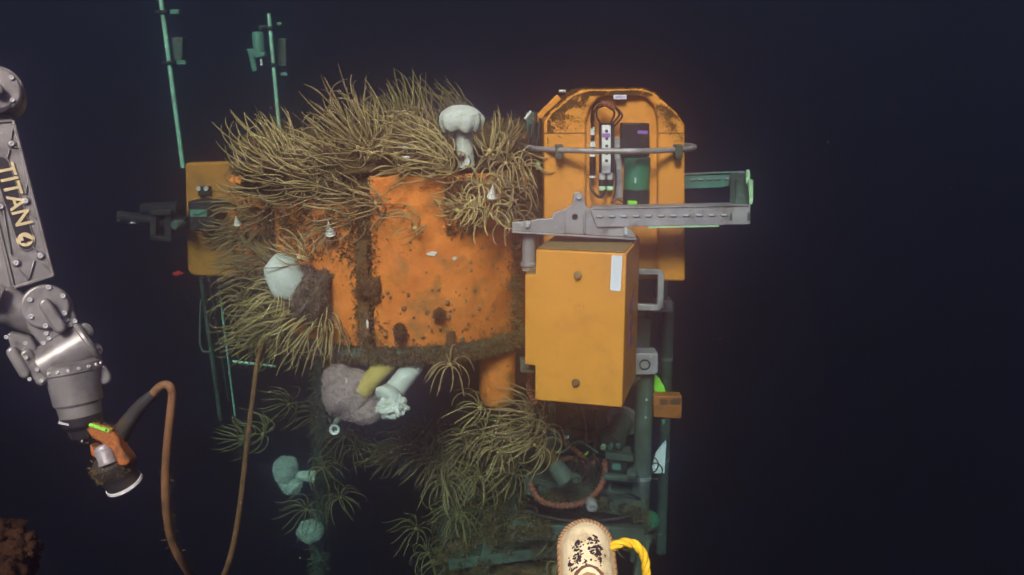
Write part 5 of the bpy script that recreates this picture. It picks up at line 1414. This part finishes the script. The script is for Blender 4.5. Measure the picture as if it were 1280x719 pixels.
# dark hand-hole near the mouth
hole = [cyl(R(a), s, cr + .0012) for a, s in [(-36, -.01), (-38, .004), (-30, .0145), (-16, .020), (0, .0225), (16, .021), (32, .016), (40, .006), (38, -.01)]]
mb = MB(); mb.prism(hole, -v * .0012); mb.build("mouth_edge", M['brown'], cn_)
hole = [cyl(R(a), s, cr + .0022) for a, s in [(-26, -.01), (-24, .003), (-10, .0105), (6, .0125), (22, .0085), (28, -.01)]]
mb = MB(); mb.prism(hole, -v * .001); mb.build("mouth_rim", M['tan'], cn_)
# rope
rp_ = smooth_path([ac(764, 686, .91), ac(770, 681, .91), ac(782, 678, .91), ac(794, 681, .91), ac(803, 691, .91), ac(807, 705, .91), ac(808, 730, .91)], 14)
rt = thing("rope", "bright yellow twisted rope loop tied to the cream canister", "rope", rp_[0])
acc = 0.0; st_ = [[], [], []]
uu = None
for i, p in enumerate(rp_):
    t = nrm(rp_[min(i + 1, len(rp_) - 1)] - rp_[max(i - 1, 0)])
    if uu is None: uu, vv, _ = basis(t)
    else: uu = nrm(uu - t * np.dot(uu, t)); vv = np.cross(t, uu)
    if i: acc += np.linalg.norm(p - rp_[i - 1])
    for k in range(3):
        a = acc / .0050 + k * 2.094; st_[k].append(p + (uu * math.cos(a) + vv * math.sin(a)) * .0023)
for k in range(3):
    mb = MB(); mb.tube(smooth_path(st_[k], 2), .0026, 9); mb.build("strand", M['rope'], rt, smooth=60)
n = 500; ii = rng.choice(len(rp_), n); N = rng.normal(0, 1, (n, 3)); N /= np.linalg.norm(N, axis=1)[:, None]
V, Fc = blades(np.array(rp_)[ii] + N * .0035, N, .0035, .0003, rng, .6); np_mesh("rope_fibres", V, Fc, M['rope'], rt)['kind'] = 'stuff'

# ================================================================== MARINE SNOW AND WATER
OV, OF = ico(1)
prt = []
for _ in range(800):
    D = rng.uniform(1.6, 6.0); p = ac(rng.uniform(-60, 1340), rng.uniform(-40, 760), D)
    prt.append((OV * rng.uniform(.4, 1.0) * .0009 * (1 + (rng.random() > .95) * .8) * np.array([1, 1, rng.uniform(.5, 1.6)]) + p, OF))
V, Fc = join(prt)
tag(np_mesh("marine_snow", V, Fc, M['snow'], None, True), "tiny pale particles drifting in the water", "particles", kind='stuff')

hz = bpy.data.materials.new("sea_water"); hz.use_nodes = True
nt = hz.node_tree; nt.nodes.clear()
ho = nt.nodes.new("ShaderNodeOutputMaterial"); pv = nt.nodes.new("ShaderNodeVolumePrincipled")
nt.links.new(pv.outputs[0], ho.inputs['Volume'])
SC = np.array([0.088, 0.075, 0.132]); EX = np.array([0.262, 0.158, 0.200])     # scattering and extinction per metre
DEN = 0.30
cc = SC / DEN
ab = (1 - (EX - SC) / (DEN * (1 - cc))) ** 2
pv.inputs['Density'].default_value = DEN
pv.inputs['Color'].default_value = (*cc, 1)
pv.inputs['Absorption Color'].default_value = (*ab, 1)
pv.inputs['Anisotropy'].default_value = 0.92
mb = MB(); mb.box((0, 38.5, -6.0), (90, 80, 16.6))
hb = mb.build("haze", hz, smooth=0)
tag(hb, kind='stuff')
